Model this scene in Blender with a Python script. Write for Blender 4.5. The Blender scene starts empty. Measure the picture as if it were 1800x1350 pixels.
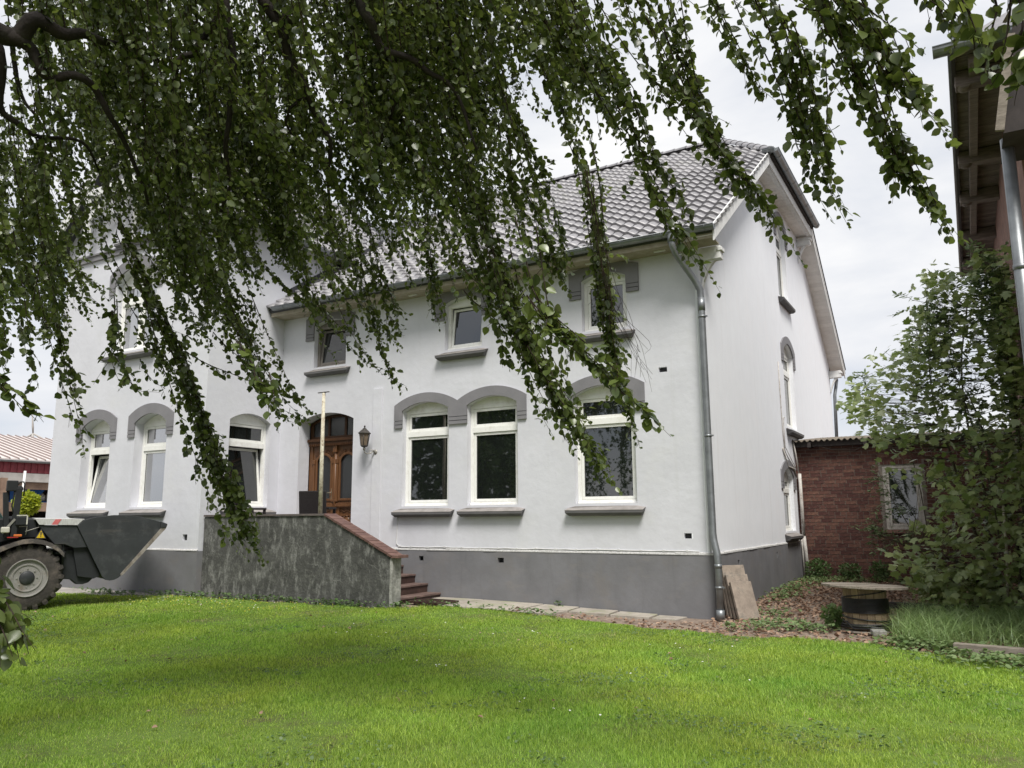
import bpy, bmesh, math, random
import numpy as np
from mathutils import Vector, Matrix, Euler
from mathutils.geometry import tessellate_polygon

SC = bpy.context.scene
COL = SC.collection
R = math.radians
rnd = random.Random(7)
rng = np.random.default_rng(11)

# ------------------------------------------------------------------ camera
FPX, YAW, PITCH, ROLL = 1388.5, R(-29.875), R(9.613), R(-0.357)
CAM = Vector((3.6876, -12.8325, 1.60))
_f = Vector((math.sin(YAW)*math.cos(PITCH), math.cos(YAW)*math.cos(PITCH), math.sin(PITCH)))
_r = Vector((math.cos(YAW), -math.sin(YAW), 0))
_u = _r.cross(_f)
_r2 = _r*math.cos(ROLL) + _u*math.sin(ROLL)
_u2 = -_r*math.sin(ROLL) + _u*math.cos(ROLL)
cam_d = bpy.data.cameras.new('camera')
cam = bpy.data.objects.new('camera', cam_d); COL.objects.link(cam)
m = Matrix((_r2, _u2, -_f)).transposed().to_4x4(); m.translation = CAM
cam.matrix_world = m
cam_d.sensor_width = 36.0
cam_d.lens = 36.0*FPX/1800.0
cam_d.clip_start = 0.05
cam_d.clip_end = 3000
SC.camera = cam

# ------------------------------------------------------------------ sky, sun, exposure
SUN_DIR = Vector((0.36, -0.42, 0.83)).normalized()     # towards the sun behind the cloud
w = bpy.data.worlds.new('World'); SC.world = w; w.use_nodes = True
nt = w.node_tree; nt.nodes.clear()
out = nt.nodes.new('ShaderNodeOutputWorld'); bg = nt.nodes.new('ShaderNodeBackground')
sky = nt.nodes.new('ShaderNodeTexSky'); sky.sky_type = 'NISHITA'; sky.sun_disc = False
sky.sun_elevation = math.asin(SUN_DIR.z); sky.sun_rotation = math.atan2(SUN_DIR.x, SUN_DIR.y)
tc = nt.nodes.new('ShaderNodeTexCoord')
mp = nt.nodes.new('ShaderNodeMapping'); mp.inputs['Scale'].default_value = (1.0, 1.0, 2.6)
mp.inputs['Location'].default_value = (3.1, 0.4, 1.7)
n1 = nt.nodes.new('ShaderNodeTexNoise'); n1.inputs['Scale'].default_value = 2.6; n1.inputs['Detail'].default_value = 7
n1.inputs['Roughness'].default_value = 0.55; n1.inputs['Distortion'].default_value = 0.35
r1 = nt.nodes.new('ShaderNodeValToRGB')
r1.color_ramp.elements[0].position = 0.33; r1.color_ramp.elements[0].color = (4.5, 4.8, 5.4, 1)
r1.color_ramp.elements[1].position = 0.66; r1.color_ramp.elements[1].color = (6.75, 6.75, 6.8, 1)
r2 = nt.nodes.new('ShaderNodeValToRGB')
r2.color_ramp.elements[0].position = 0.30; r2.color_ramp.elements[0].color = (0.78,)*3+(1,)
r2.color_ramp.elements[1].position = 0.48; r2.color_ramp.elements[1].color = (1,)*3+(1,)
mx = nt.nodes.new('ShaderNodeMix'); mx.data_type = 'RGBA'
L = nt.links.new
L(tc.outputs['Generated'], mp.inputs['Vector']); L(mp.outputs[0], n1.inputs['Vector'])
L(n1.outputs['Fac'], r1.inputs['Fac']); L(n1.outputs['Fac'], r2.inputs['Fac'])
L(r2.outputs['Color'], mx.inputs[0]); L(sky.outputs['Color'], mx.inputs[6]); L(r1.outputs['Color'], mx.inputs[7])
L(mx.outputs[2], bg.inputs['Color']); bg.inputs['Strength'].default_value = 0.1
L(bg.outputs[0], out.inputs['Surface'])

sun_d = bpy.data.lights.new('sun', 'SUN'); sun_d.energy = 3.3; sun_d.angle = R(20); sun_d.color = (1.0, 0.965, 0.91)
sun = bpy.data.objects.new('sun', sun_d); COL.objects.link(sun)
sun.rotation_euler = SUN_DIR.to_track_quat('Z', 'Y').to_euler(); sun.location = (10, -20, 30)
SC.view_settings.view_transform = 'Standard'; SC.view_settings.look = 'None'
SC.view_settings.exposure = 0.57; SC.view_settings.gamma = 1.0
SC.view_settings.use_curve_mapping = False

# ------------------------------------------------------------------ helpers
def ray(px, py):
    return (_r2*((px-900)/FPX) + _u2*(-(py-675)/FPX) + _f)
def at(px, py, d):
    v = ray(px, py); v.normalize(); return CAM + v*d
def cam_dist(p):
    return (Vector(p)-CAM).length

def nodes(mt):
    mt.use_nodes = True
    return mt.node_tree, mt.node_tree.nodes['Principled BSDF']
MATS = {}
def pm(name, c1, c2=None, scale=4.0, detail=6, rough=0.8, bump=0.0, bscale=40.0, spec=0.3, metal=0.0,
       c3=None, s3=1.0, lo=0.35, hi=0.65, stretch=(1,1,1), coat=0.0, rvar=0.0, cell=0.0):
    """procedural material: two or three tones mixed by noise, fine relief by bump; cell>0 varies it per object/island"""
    mt = bpy.data.materials.new(name); t, b = nodes(mt); N = t.nodes.new; K = t.links.new
    b.inputs['Roughness'].default_value = rough; b.inputs['Specular IOR Level'].default_value = spec
    b.inputs['Metallic'].default_value = metal; b.inputs['Coat Weight'].default_value = coat
    tcn = N('ShaderNodeTexCoord'); mpn = N('ShaderNodeMapping'); mpn.inputs['Scale'].default_value = stretch
    K(tcn.outputs['Object'], mpn.inputs[0])
    vec = mpn.outputs[0]
    c2 = c2 or tuple(x*0.82 for x in c1)
    nz = N('ShaderNodeTexNoise'); nz.inputs['Scale'].default_value = scale; nz.inputs['Detail'].default_value = detail
    nz.inputs['Roughness'].default_value = 0.62
    K(vec, nz.inputs['Vector'])
    rp = N('ShaderNodeValToRGB'); rp.color_ramp.elements[0].position = lo; rp.color_ramp.elements[1].position = hi
    rp.color_ramp.elements[0].color = c2+(1,); rp.color_ramp.elements[1].color = c1+(1,)
    K(nz.outputs['Fac'], rp.inputs[0]); colout = rp.outputs[0]
    if c3:
        n3 = N('ShaderNodeTexNoise'); n3.inputs['Scale'].default_value = s3; n3.inputs['Detail'].default_value = 8
        n3.inputs['Roughness'].default_value = 0.7
        K(vec, n3.inputs['Vector'])
        q = N('ShaderNodeValToRGB'); q.color_ramp.elements[0].position = 0.52; q.color_ramp.elements[1].position = 0.68
        K(n3.outputs['Fac'], q.inputs[0])
        mxn = N('ShaderNodeMix'); mxn.data_type = 'RGBA'
        K(q.outputs[0], mxn.inputs[0]); K(colout, mxn.inputs[6]); mxn.inputs[7].default_value = c3+(1,)
        colout = mxn.outputs[2]
    if cell > 0:
        oi = N('ShaderNodeObjectInfo'); ge = N('ShaderNodeNewGeometry'); ad = N('ShaderNodeMath'); ad.operation = 'ADD'
        fr = N('ShaderNodeMath'); fr.operation = 'FRACT'
        K(oi.outputs['Random'], ad.inputs[0]); K(ge.outputs['Random Per Island'], ad.inputs[1]); K(ad.outputs[0], fr.inputs[0])
        mr = N('ShaderNodeMapRange'); mr.inputs[3].default_value = 1-cell; mr.inputs[4].default_value = 1+cell
        K(fr.outputs[0], mr.inputs[0])
        hs = N('ShaderNodeHueSaturation'); K(mr.outputs[0], hs.inputs['Value']); K(colout, hs.inputs['Color'])
        mr2 = N('ShaderNodeMapRange'); mr2.inputs[3].default_value = 0.5-cell*0.03; mr2.inputs[4].default_value = 0.5+cell*0.03
        K(fr.outputs[0], mr2.inputs[0]); K(mr2.outputs[0], hs.inputs['Hue'])
        colout = hs.outputs[0]
    K(colout, b.inputs['Base Color'])
    if bump > 0:
        nb = N('ShaderNodeTexNoise'); nb.inputs['Scale'].default_value = bscale; nb.inputs['Detail'].default_value = 5
        K(vec, nb.inputs['Vector'])
        bp = N('ShaderNodeBump'); bp.inputs['Strength'].default_value = bump; bp.inputs['Distance'].default_value = 0.02
        K(nb.outputs['Fac'], bp.inputs['Height']); K(bp.outputs[0], b.inputs['Normal'])
    MATS[name] = mt
    return mt

def streaks(name, col, amt, sc=(5,5,0.22), lo=0.56, hi=0.78):
    """faint rain runs and dirt on a wall"""
    mt = MATS[name]; t = mt.node_tree; b = t.nodes['Principled BSDF']; N = t.nodes.new; K = t.links.new
    src = b.inputs['Base Color'].links[0].from_socket
    tcn = N('ShaderNodeTexCoord'); mpn = N('ShaderNodeMapping'); mpn.inputs['Scale'].default_value = sc; K(tcn.outputs['Object'], mpn.inputs[0])
    nz = N('ShaderNodeTexNoise'); nz.inputs['Scale'].default_value = 1.0; nz.inputs['Detail'].default_value = 8; nz.inputs['Roughness'].default_value = 0.7; K(mpn.outputs[0], nz.inputs['Vector'])
    mr = N('ShaderNodeMapRange'); mr.inputs[1].default_value = lo; mr.inputs[2].default_value = hi; mr.inputs[3].default_value = 0; mr.inputs[4].default_value = amt; K(nz.outputs['Fac'], mr.inputs[0])
    mm = N('ShaderNodeMix'); mm.data_type = 'RGBA'; K(mr.outputs[0], mm.inputs[0]); K(src, mm.inputs[6]); mm.inputs[7].default_value = col+(1,)
    K(mm.outputs[2], b.inputs['Base Color'])

def leaf_mat(name, ca, cb, trans=0.35, rough=0.38, spec=0.5, tcol=None):
    mt = bpy.data.materials.new(name); t, b = nodes(mt); N = t.nodes.new; K = t.links.new
    ge = N('ShaderNodeNewGeometry'); rp = N('ShaderNodeValToRGB')
    rp.color_ramp.elements[0].color = ca+(1,); rp.color_ramp.elements[1].color = cb+(1,)
    K(ge.outputs['Random Per Island'], rp.inputs[0])
    K(rp.outputs[0], b.inputs['Base Color']); b.inputs['Roughness'].default_value = rough
    b.inputs['Specular IOR Level'].default_value = spec
    tr = N('ShaderNodeBsdfTranslucent'); hs = N('ShaderNodeHueSaturation'); hs.inputs['Value'].default_value = 1.5
    hs.inputs['Hue'].default_value = 0.485; hs.inputs['Saturation'].default_value = 1.1
    K(rp.outputs[0], hs.inputs['Color']); K(hs.outputs[0], tr.inputs['Color'])
    ms = N('ShaderNodeMixShader'); ms.inputs[0].default_value = trans
    K(b.outputs[0], ms.inputs[1]); K(tr.outputs[0], ms.inputs[2])
    K(ms.outputs[0], t.nodes['Material Output'].inputs['Surface'])
    MATS[name] = mt
    return mt

def glass_mat(name, base, refl, rough=0.02, curtain=0.0):
    """window pane: dark room behind, plus a mirror share"""
    mt = bpy.data.materials.new(name); t, b = nodes(mt); N = t.nodes.new; K = t.links.new
    b.inputs['Base Color'].default_value = base+(1,); b.inputs['Roughness'].default_value = rough
    b.inputs['Specular IOR Level'].default_value = 0.6
    tcn = N('ShaderNodeTexCoord'); nz = N('ShaderNodeTexNoise'); nz.inputs['Scale'].default_value = 1.3; nz.inputs['Detail'].default_value = 1
    K(tcn.outputs['Object'], nz.inputs['Vector'])
    bp = N('ShaderNodeBump'); bp.inputs['Strength'].default_value = 0.05; bp.inputs['Distance'].default_value = 0.05
    K(nz.outputs['Fac'], bp.inputs['Height']); K(bp.outputs[0], b.inputs['Normal'])
    gl = N('ShaderNodeBsdfGlossy'); gl.inputs['Roughness'].default_value = rough; K(bp.outputs[0], gl.inputs['Normal'])
    ms = N('ShaderNodeMixShader'); ms.inputs[0].default_value = refl
    K(b.outputs[0], ms.inputs[1]); K(gl.outputs[0], ms.inputs[2])
    K(ms.outputs[0], t.nodes['Material Output'].inputs['Surface'])
    MATS[name] = mt
    return mt

class MB:
    """collects boxes, prisms, tubes and lathes into ONE mesh"""
    def __init__(s): s.v = []; s.f = []; s.sm = []
    def add(s, vs, fs, smooth=False):
        o = len(s.v); s.v += [tuple(p) for p in vs]
        s.f += [tuple(i+o for i in f) for f in fs]; s.sm += [smooth]*len(fs); return s
    def box(s, a, b):
        (x0,y0,z0),(x1,y1,z1) = a, b
        return s.add([(x0,y0,z0),(x1,y0,z0),(x1,y1,z0),(x0,y1,z0),(x0,y0,z1),(x1,y0,z1),(x1,y1,z1),(x0,y1,z1)],
                     [(0,3,2,1),(4,5,6,7),(0,1,5,4),(1,2,6,5),(2,3,7,6),(3,0,4,7)])
    def rbox(s, mat, a, b):
        o = len(s.v); s.box(a, b)
        for i in range(o, len(s.v)): s.v[i] = tuple(mat @ Vector(s.v[i]))
        return s
    def beam(s, p, q, wx, wz, up=(0,0,1)):
        p, q = Vector(p), Vector(q); d = (q-p).normalized(); sd = d.cross(Vector(up)).normalized(); u2 = sd.cross(d)
        vs = []
        for c in (p, q):
            for a, b_ in ((-1,-1),(1,-1),(1,1),(-1,1)): vs.append(c + sd*(a*wx/2) + u2*(b_*wz/2))
        return s.add(vs, [(0,1,2,3),(7,6,5,4),(0,4,5,1),(1,5,6,2),(2,6,7,3),(3,7,4,0)])
    def prism(s, poly, mapf, d0, d1, holes=(), back=True):
        """poly/holes: 2D outlines; mapf(u,v,d)->3D; faces at depth d0 and d1 plus sides"""
        loops = [poly]+list(holes); flat = [p for l in loops for p in l]
        tris = tessellate_polygon([[Vector((p[0],p[1],0)) for p in l] for l in loops])
        n = len(flat); vs = [mapf(p[0],p[1],d0) for p in flat]+[mapf(p[0],p[1],d1) for p in flat]
        fs = [tuple(t) for t in tris]
        if back: fs += [tuple(i+n for i in t[::-1]) for t in tris]
        o = 0
        for l in loops:
            k = len(l)
            for i in range(k): a, b_ = o+i, o+(i+1)%k; fs.append((a, b_, b_+n, a+n))
            o += k
        return s.add(vs, fs)
    def tube(s, pts, rad, n=8, caps=True, smooth=True):
        pts = [Vector(p) for p in pts]; k = len(pts)
        rads = rad if isinstance(rad, (list, tuple)) else [rad]*k
        up = Vector((0,0,1)); vs = []; prev = None
        for i, p in enumerate(pts):
            d = (pts[min(i+1,k-1)]-pts[max(i-1,0)]).normalized()
            if prev is None:
                a = d.cross(up)
                if a.length < 0.1: a = d.cross(Vector((1,0,0)))
            else: a = prev - d*prev.dot(d)
            a.normalize(); prev = a; b_ = d.cross(a)
            for j in range(n):
                t = 2*math.pi*j/n; vs.append(p + (a*math.cos(t)+b_*math.sin(t))*rads[i])
        fs = []
        for i in range(k-1):
            for j in range(n):
                fs.append((i*n+j, i*n+(j+1)%n, (i+1)*n+(j+1)%n, (i+1)*n+j))
        s.add(vs, fs, smooth)
        if caps:
            o = len(s.v)-len(vs)
            s.f += [tuple(o+j for j in range(n))[::-1], tuple(o+(k-1)*n+j for j in range(n))]; s.sm += [False, False]
        return s
    def lathe(s, prof, c=(0,0,0), axis='Z', n=20, smooth=True, mat=None, caps=True):
        vs = []; k = len(prof)
        for r_, h in prof:
            for j in range(n):
                t = 2*math.pi*j/n; a, b_ = r_*math.cos(t), r_*math.sin(t)
                p = Vector((a,b_,h)) if axis == 'Z' else (Vector((h,a,b_)) if axis == 'X' else Vector((a,h,b_)))
                p += Vector(c); vs.append(mat @ p if mat else p)
        fs = []
        for i in range(k-1):
            for j in range(n): fs.append((i*n+j, i*n+(j+1)%n, (i+1)*n+(j+1)%n, (i+1)*n+j))
        s.add(vs, fs, smooth); o = len(s.v)-len(vs)
        if caps and prof[0][0] > 1e-4: s.f.append(tuple(o+j for j in range(n))[::-1]); s.sm.append(False)
        if caps and prof[-1][0] > 1e-4: s.f.append(tuple(o+(k-1)*n+j for j in range(n))); s.sm.append(False)
        return s
    def mesh(s, name, mat):
        me = bpy.data.meshes.new(name); me.from_pydata(s.v, [], s.f)
        if any(s.sm): me.polygons.foreach_set('use_smooth', s.sm)
        if mat: me.materials.append(MATS[mat] if isinstance(mat, str) else mat)
        me.update(); return me
    def build(s, name, mat, parent=None, mtx=None, bevel=0.0, label=None):
        me = s.mesh(name, mat); fix_normals(me)
        return link(name, me, parent, mtx, bevel, label)
def fix_normals(me):
    bm = bmesh.new(); bm.from_mesh(me); bmesh.ops.recalc_face_normals(bm, faces=bm.faces); bm.to_mesh(me); bm.free()
def link(name, me, parent=None, mtx=None, bevel=0.0, label=None):
    o = bpy.data.objects.new(name, me); COL.objects.link(o)
    if parent is not None: o.parent = parent
    if mtx is not None: o.matrix_local = mtx
    if bevel > 0:
        md = o.modifiers.new('bevel', 'BEVEL'); md.width = bevel; md.segments = 2; md.limit_method = 'ANGLE'; md.angle_limit = R(40)
    if label: o['label'] = label
    return o
def empty(name, loc=(0,0,0), rz=0.0):
    o = bpy.data.objects.new(name, None); COL.objects.link(o); o.location = loc; o.rotation_euler = (0,0,rz)
    o.empty_display_size = 0.2; return o
def tag(o, label=None, cat=None, group=None, kind=None):
    if label: o['label'] = label
    if cat: o['category'] = cat
    if group: o['group'] = group
    if kind: o['kind'] = kind
    return o
def raw_mesh(name, V, F4=None, F3=None, mat=None, smooth=False):
    """big numpy mesh: V (n,3), F4 (k,4), F3 (k,3)"""
    me = bpy.data.meshes.new(name); V = np.asarray(V, dtype=np.float32)
    me.vertices.add(len(V)); me.vertices.foreach_set('co', V.ravel())
    parts = []; tot = []
    if F4 is not None and len(F4): parts.append(np.asarray(F4, dtype=np.int32).ravel()); tot.append(np.full(len(F4), 4, dtype=np.int32))
    if F3 is not None and len(F3): parts.append(np.asarray(F3, dtype=np.int32).ravel()); tot.append(np.full(len(F3), 3, dtype=np.int32))
    li = np.concatenate(parts); lt = np.concatenate(tot)
    me.loops.add(len(li)); me.loops.foreach_set('vertex_index', li)
    me.polygons.add(len(lt)); ls = np.concatenate(([0], np.cumsum(lt)[:-1])).astype(np.int32)
    me.polygons.foreach_set('loop_start', ls); me.polygons.foreach_set('loop_total', lt)
    if smooth: me.polygons.foreach_set('use_smooth', np.ones(len(lt), dtype=bool))
    if mat: me.materials.append(MATS[mat])
    me.update(calc_edges=True); return me

def arc(x0, x1, zs, rise, n=12):
    """points of a segmental arch from x0 to x1 (left to right)"""
    if rise <= 1e-4: return [(x0, zs), (x1, zs)]
    wd = (x1-x0)/2; r_ = (wd*wd+rise*rise)/(2*rise); cx, cz = (x0+x1)/2, zs+rise-r_; a = math.asin(min(1, wd/r_))
    return [(cx+r_*math.sin(-a+2*a*i/n), cz+r_*math.cos(-a+2*a*i/n)) for i in range(n+1)]
def arch(x0, x1, z0, zs, rise, n=12):
    return [(x0,z0)] + arc(x0,x1,zs,rise,n) + [(x1,z0)]
def sstep(a, b, x):
    t = np.clip((np.asarray(x, dtype=float)-a)/(b-a), 0, 1); return t*t*(3-2*t)
def gz(x, y):
    """height of the ground: a little higher along the entrance and behind the house"""
    return 0.10*sstep(0.0, -5.0, x)*sstep(-9, -3, y) + 0.13*sstep(0.0, 7.0, y)*sstep(-1.0, 0.3, x)
def gzf(x, y): return float(gz(x, y))

# ------------------------------------------------------------------ materials
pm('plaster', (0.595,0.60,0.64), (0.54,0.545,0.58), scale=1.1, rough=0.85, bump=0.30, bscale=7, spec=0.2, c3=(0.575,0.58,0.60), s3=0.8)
pm('plaster_gable_lit', (0.77,0.785,0.82), (0.735,0.75,0.785), scale=4.0, rough=0.9, bump=0.25, bscale=60, spec=0.15, stretch=(1,1,0.6), c3=(0.76,0.765,0.795), s3=1.6)  # rough gable coat; its brighter light is put into this paler colour
pm('plinth', (0.175,0.175,0.185), (0.145,0.145,0.152), scale=2.0, rough=0.75, bump=0.15, bscale=12, spec=0.3, c3=(0.165,0.158,0.155), s3=1.4)
pm('plinth_ledge', (0.55,0.55,0.54), (0.35,0.34,0.33), scale=30, rough=0.9, bump=0.5, bscale=60)
pm('trim', (0.205,0.20,0.21), (0.175,0.172,0.182), scale=3, rough=0.75, bump=0.1, bscale=30)
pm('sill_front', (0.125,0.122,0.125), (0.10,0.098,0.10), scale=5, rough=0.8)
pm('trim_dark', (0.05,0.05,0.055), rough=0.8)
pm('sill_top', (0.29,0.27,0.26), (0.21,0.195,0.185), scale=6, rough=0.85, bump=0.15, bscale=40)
pm('frame', (0.78,0.78,0.75), (0.70,0.70,0.66), scale=7, rough=0.5, spec=0.4, lo=0.25, hi=0.5, c3=(0.66,0.645,0.60), s3=5)
pm('frame_dark', (0.22,0.20,0.18), (0.16,0.145,0.13), scale=7, rough=0.5)
pm('frame_old', (0.55,0.53,0.49), (0.36,0.33,0.30), scale=16, rough=0.8, bump=0.3, bscale=50)
glass_mat('glass', (0.010,0.012,0.011), 0.10)
glass_mat('glass_sky', (0.05,0.055,0.06), 0.55)
glass_mat('glass_door', (0.03,0.032,0.034), 0.03, rough=0.25)
pm('curtain', (0.16,0.15,0.13), (0.08,0.08,0.07), scale=6, stretch=(6,1,0.3), rough=0.9)
pm('tile', (0.27,0.262,0.275), (0.19,0.186,0.195), scale=9, rough=0.42, spec=0.5, bump=0.12, bscale=60, cell=0.14, c3=(0.30,0.29,0.285), s3=5)
pm('zinc', (0.24,0.255,0.265), (0.17,0.18,0.19), scale=5, rough=0.42, metal=0.55, spec=0.5, bump=0.05, bscale=20)
pm('soffit', (0.38,0.34,0.27), (0.28,0.245,0.19), scale=7, rough=0.8)
pm('soffit_white', (0.80,0.775,0.745), (0.74,0.71,0.68), scale=9, rough=0.75, cell=0.06)
pm('verge_white', (0.69,0.69,0.68), (0.58,0.58,0.57), scale=8, rough=0.7, bump=0.1, bscale=30)
pm('flashing', (0.05,0.05,0.055), rough=0.5)
pm('oak', (0.15,0.066,0.024), (0.088,0.037,0.014), scale=5, stretch=(7,7,0.5), rough=0.42, spec=0.5, bump=0.12, bscale=18)
pm('oak_dark', (0.085,0.038,0.016), (0.05,0.022,0.010), scale=5, stretch=(7,7,0.6), rough=0.5)
pm('brass', (0.45,0.40,0.30), rough=0.35, metal=0.8)
def crack_concrete():
    mt = pm('concrete', (0.080,0.080,0.075), (0.045,0.045,0.042), scale=2.6, rough=0.92, bump=0.5, bscale=25, c3=(0.12,0.12,0.11), s3=9)
    t = mt.node_tree; b = t.nodes['Principled BSDF']; N = t.nodes.new; K = t.links.new
    src = b.inputs['Base Color'].links[0].from_socket
    tcn = N('ShaderNodeTexCoord'); nz = N('ShaderNodeTexNoise'); nz.inputs['Scale'].default_value = 3.0; nz.inputs['Detail'].default_value = 6
    K(tcn.outputs['Object'], nz.inputs['Vector'])
    mxv = N('ShaderNodeMix'); mxv.data_type = 'VECTOR'; mxv.inputs[0].default_value = 0.22
    K(tcn.outputs['Object'], mxv.inputs[4]); K(nz.outputs['Color'], mxv.inputs[5])
    vo = N('ShaderNodeTexVoronoi'); vo.feature = 'DISTANCE_TO_EDGE'; vo.inputs['Scale'].default_value = 2.6; K(mxv.outputs[1], vo.inputs['Vector'])
    rp = N('ShaderNodeValToRGB'); rp.color_ramp.elements[0].color = (1,1,1,1); rp.color_ramp.elements[1].color = (0,0,0,1); rp.color_ramp.elements[1].position = 0.018
    K(vo.outputs['Distance'], rp.inputs[0])
    n2 = N('ShaderNodeTexNoise'); n2.inputs['Scale'].default_value = 1.7; n2.inputs['Detail'].default_value = 7; K(tcn.outputs['Object'], n2.inputs['Vector'])
    q = N('ShaderNodeValToRGB'); q.color_ramp.elements[0].position = 0.53; q.color_ramp.elements[1].position = 0.75; K(n2.outputs['Fac'], q.inputs[0])
    ml = N('ShaderNodeMath'); ml.operation = 'MULTIPLY'; K(rp.outputs[0], ml.inputs[0]); K(q.outputs[0], ml.inputs[1])
    mp2 = N('ShaderNodeMapping'); mp2.inputs['Scale'].default_value = (4,4,1.6); K(tcn.outputs['Object'], mp2.inputs[0])
    n3 = N('ShaderNodeTexNoise'); n3.inputs['Scale'].default_value = 2.0; n3.inputs['Detail'].default_value = 9; n3.inputs['Roughness'].default_value = 0.75; K(mp2.outputs[0], n3.inputs['Vector'])
    q3 = N('ShaderNodeValToRGB'); q3.color_ramp.elements[0].position = 0.50; q3.color_ramp.elements[1].position = 0.74; K(n3.outputs['Fac'], q3.inputs[0])
    mxx = N('ShaderNodeMath'); mxx.operation = 'MAXIMUM'; K(ml.outputs[0], mxx.inputs[0]); K(q3.outputs[0], mxx.inputs[1])
    mm = N('ShaderNodeMix'); mm.data_type = 'RGBA'; K(mxx.outputs[0], mm.inputs[0]); K(src, mm.inputs[6]); mm.inputs[7].default_value = (0.27,0.27,0.255,1)
    K(mm.outputs[2], b.inputs['Base Color'])
crack_concrete()
pm('concrete_light', (0.36,0.355,0.33), (0.17,0.17,0.155), scale=9, rough=0.95, bump=0.5, bscale=30)
pm('coping', (0.15,0.086,0.072), (0.10,0.056,0.048), scale=8, rough=0.6, bump=0.12, bscale=40, cell=0.14)
pm('coping_grey', (0.12,0.10,0.09), (0.08,0.07,0.065), scale=8, rough=0.75, cell=0.12)
pm('step', (0.155,0.105,0.09), (0.10,0.068,0.058), scale=7, rough=0.55, bump=0.15, bscale=40, cell=0.12)
pm('step_riser', (0.062,0.036,0.030), (0.04,0.025,0.02), scale=7, rough=0.55, cell=0.15)
pm('brick', (0.125,0.056,0.044), (0.075,0.036,0.030), scale=12, rough=0.9, bump=0.4, bscale=60, cell=0.34, c3=(0.155,0.095,0.072), s3=6)
pm('mortar', (0.25,0.22,0.19), (0.14,0.12,0.105), scale=18, rough=0.95, bump=0.4, bscale=80)
pm('brick_old', (0.27,0.155,0.125), (0.17,0.10,0.08), scale=5, rough=0.9, bump=0.5, bscale=30, c3=(0.19,0.135,0.115), s3=3)
pm('fibre_roof', (0.22,0.185,0.15), (0.10,0.085,0.07), scale=11, rough=0.95, bump=0.5, bscale=30, c3=(0.10,0.095,0.06), s3=9)
pm('old_wood', (0.215,0.175,0.155), (0.12,0.098,0.088), scale=5, stretch=(1,8,8), rough=0.85, bump=0.25, bscale=25, cell=0.2)
pm('old_wood_dark', (0.05,0.042,0.04), (0.03,0.026,0.025), scale=5, rough=0.85, cell=0.2)
pm('grey_wood', (0.24,0.21,0.175), (0.14,0.12,0.098), scale=6, stretch=(1,9,3), rough=0.85, bump=0.25, bscale=25, cell=0.2)
pm('drum_wood', (0.29,0.22,0.14), (0.18,0.135,0.088), scale=6, stretch=(5,5,0.5), rough=0.8, bump=0.2, bscale=25, cell=0.25)
pm('black_rubber', (0.018,0.018,0.019), (0.012,0.012,0.013), scale=8, rough=0.45, spec=0.5)
pm('stone_slab', (0.30,0.25,0.205), (0.20,0.165,0.135), scale=7, rough=0.9, bump=0.3, bscale=35, c3=(0.15,0.14,0.12), s3=5)
pm('paving', (0.36,0.325,0.28), (0.26,0.235,0.20), scale=4, rough=0.95, bump=0.3, bscale=40, c3=(0.24,0.25,0.15), s3=2.5, cell=0.08)
pm('soil', (0.245,0.19,0.15), (0.15,0.112,0.088), scale=5, rough=1.0, bump=0.7, bscale=25, c3=(0.32,0.26,0.21), s3=7)
pm('lawn_soil', (0.12,0.19,0.028), (0.08,0.125,0.022), scale=2.2, rough=1.0, bump=0.5, bscale=60, c3=(0.085,0.08,0.035), s3=1.3)
pm('yard', (0.33,0.31,0.28), (0.24,0.22,0.20), scale=3, rough=0.95, bump=0.4, bscale=30)
pm('bucket', (0.032,0.035,0.038), (0.024,0.026,0.028), scale=3, rough=0.5, spec=0.4, c3=(0.055,0.058,0.06), s3=4, bump=0.05, bscale=8)
pm('bucket_edge', (0.34,0.31,0.28), (0.17,0.14,0.115), scale=8, rough=0.5, metal=0.4, bump=0.2, bscale=30)
pm('bucket_lip', (0.62,0.62,0.61), (0.42,0.41,0.40), scale=10, rough=0.45, stretch=(9,1,1), metal=0.3)
pm('red_mark', (0.55,0.14,0.14), rough=0.6)
pm('machine_dark', (0.022,0.024,0.026), (0.015,0.016,0.018), scale=4, rough=0.55)
pm('machine_green', (0.03,0.06,0.052), (0.02,0.042,0.037), scale=4, rough=0.4, coat=0.3)
pm('tyre', (0.062,0.055,0.049), (0.038,0.034,0.031), scale=9, rough=0.92, bump=0.3, bscale=30, c3=(0.105,0.088,0.075), s3=4)
pm('rim', (0.29,0.285,0.27), (0.20,0.19,0.175), scale=5, rough=0.5, spec=0.4, c3=(0.17,0.145,0.12), s3=5)
pm('fender', (0.095,0.085,0.078), (0.06,0.053,0.05), scale=6, rough=0.75, c3=(0.26,0.21,0.17), s3=3)
pm('warn_yellow', (0.62,0.42,0.02), rough=0.5)
pm('lamp_orange', (0.62,0.16,0.03), rough=0.3, coat=0.5)
pm('lamp_red', (0.38,0.025,0.025), rough=0.3, coat=0.5)
pm('lamp_glass', (0.55,0.53,0.46), rough=0.25, coat=0.5)
pm('wicker', (0.020,0.015,0.016), (0.012,0.010,0.010), scale=60, stretch=(1,1,6), rough=0.6, bump=0.5, bscale=120)
pm('post_paint', (0.60,0.57,0.46), (0.40,0.36,0.27), scale=18, rough=0.7, bump=0.3, bscale=50, c3=(0.17,0.11,0.07), s3=16)
pm('lantern_metal', (0.085,0.078,0.07), (0.05,0.046,0.042), scale=12, rough=0.55, metal=0.4)
pm('lantern_arm', (0.36,0.35,0.32), (0.22,0.21,0.19), scale=14, rough=0.5, metal=0.4)
pm('lantern_glass', (0.17,0.13,0.095), (0.11,0.085,0.06), scale=9, rough=0.25, coat=0.4)
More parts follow.
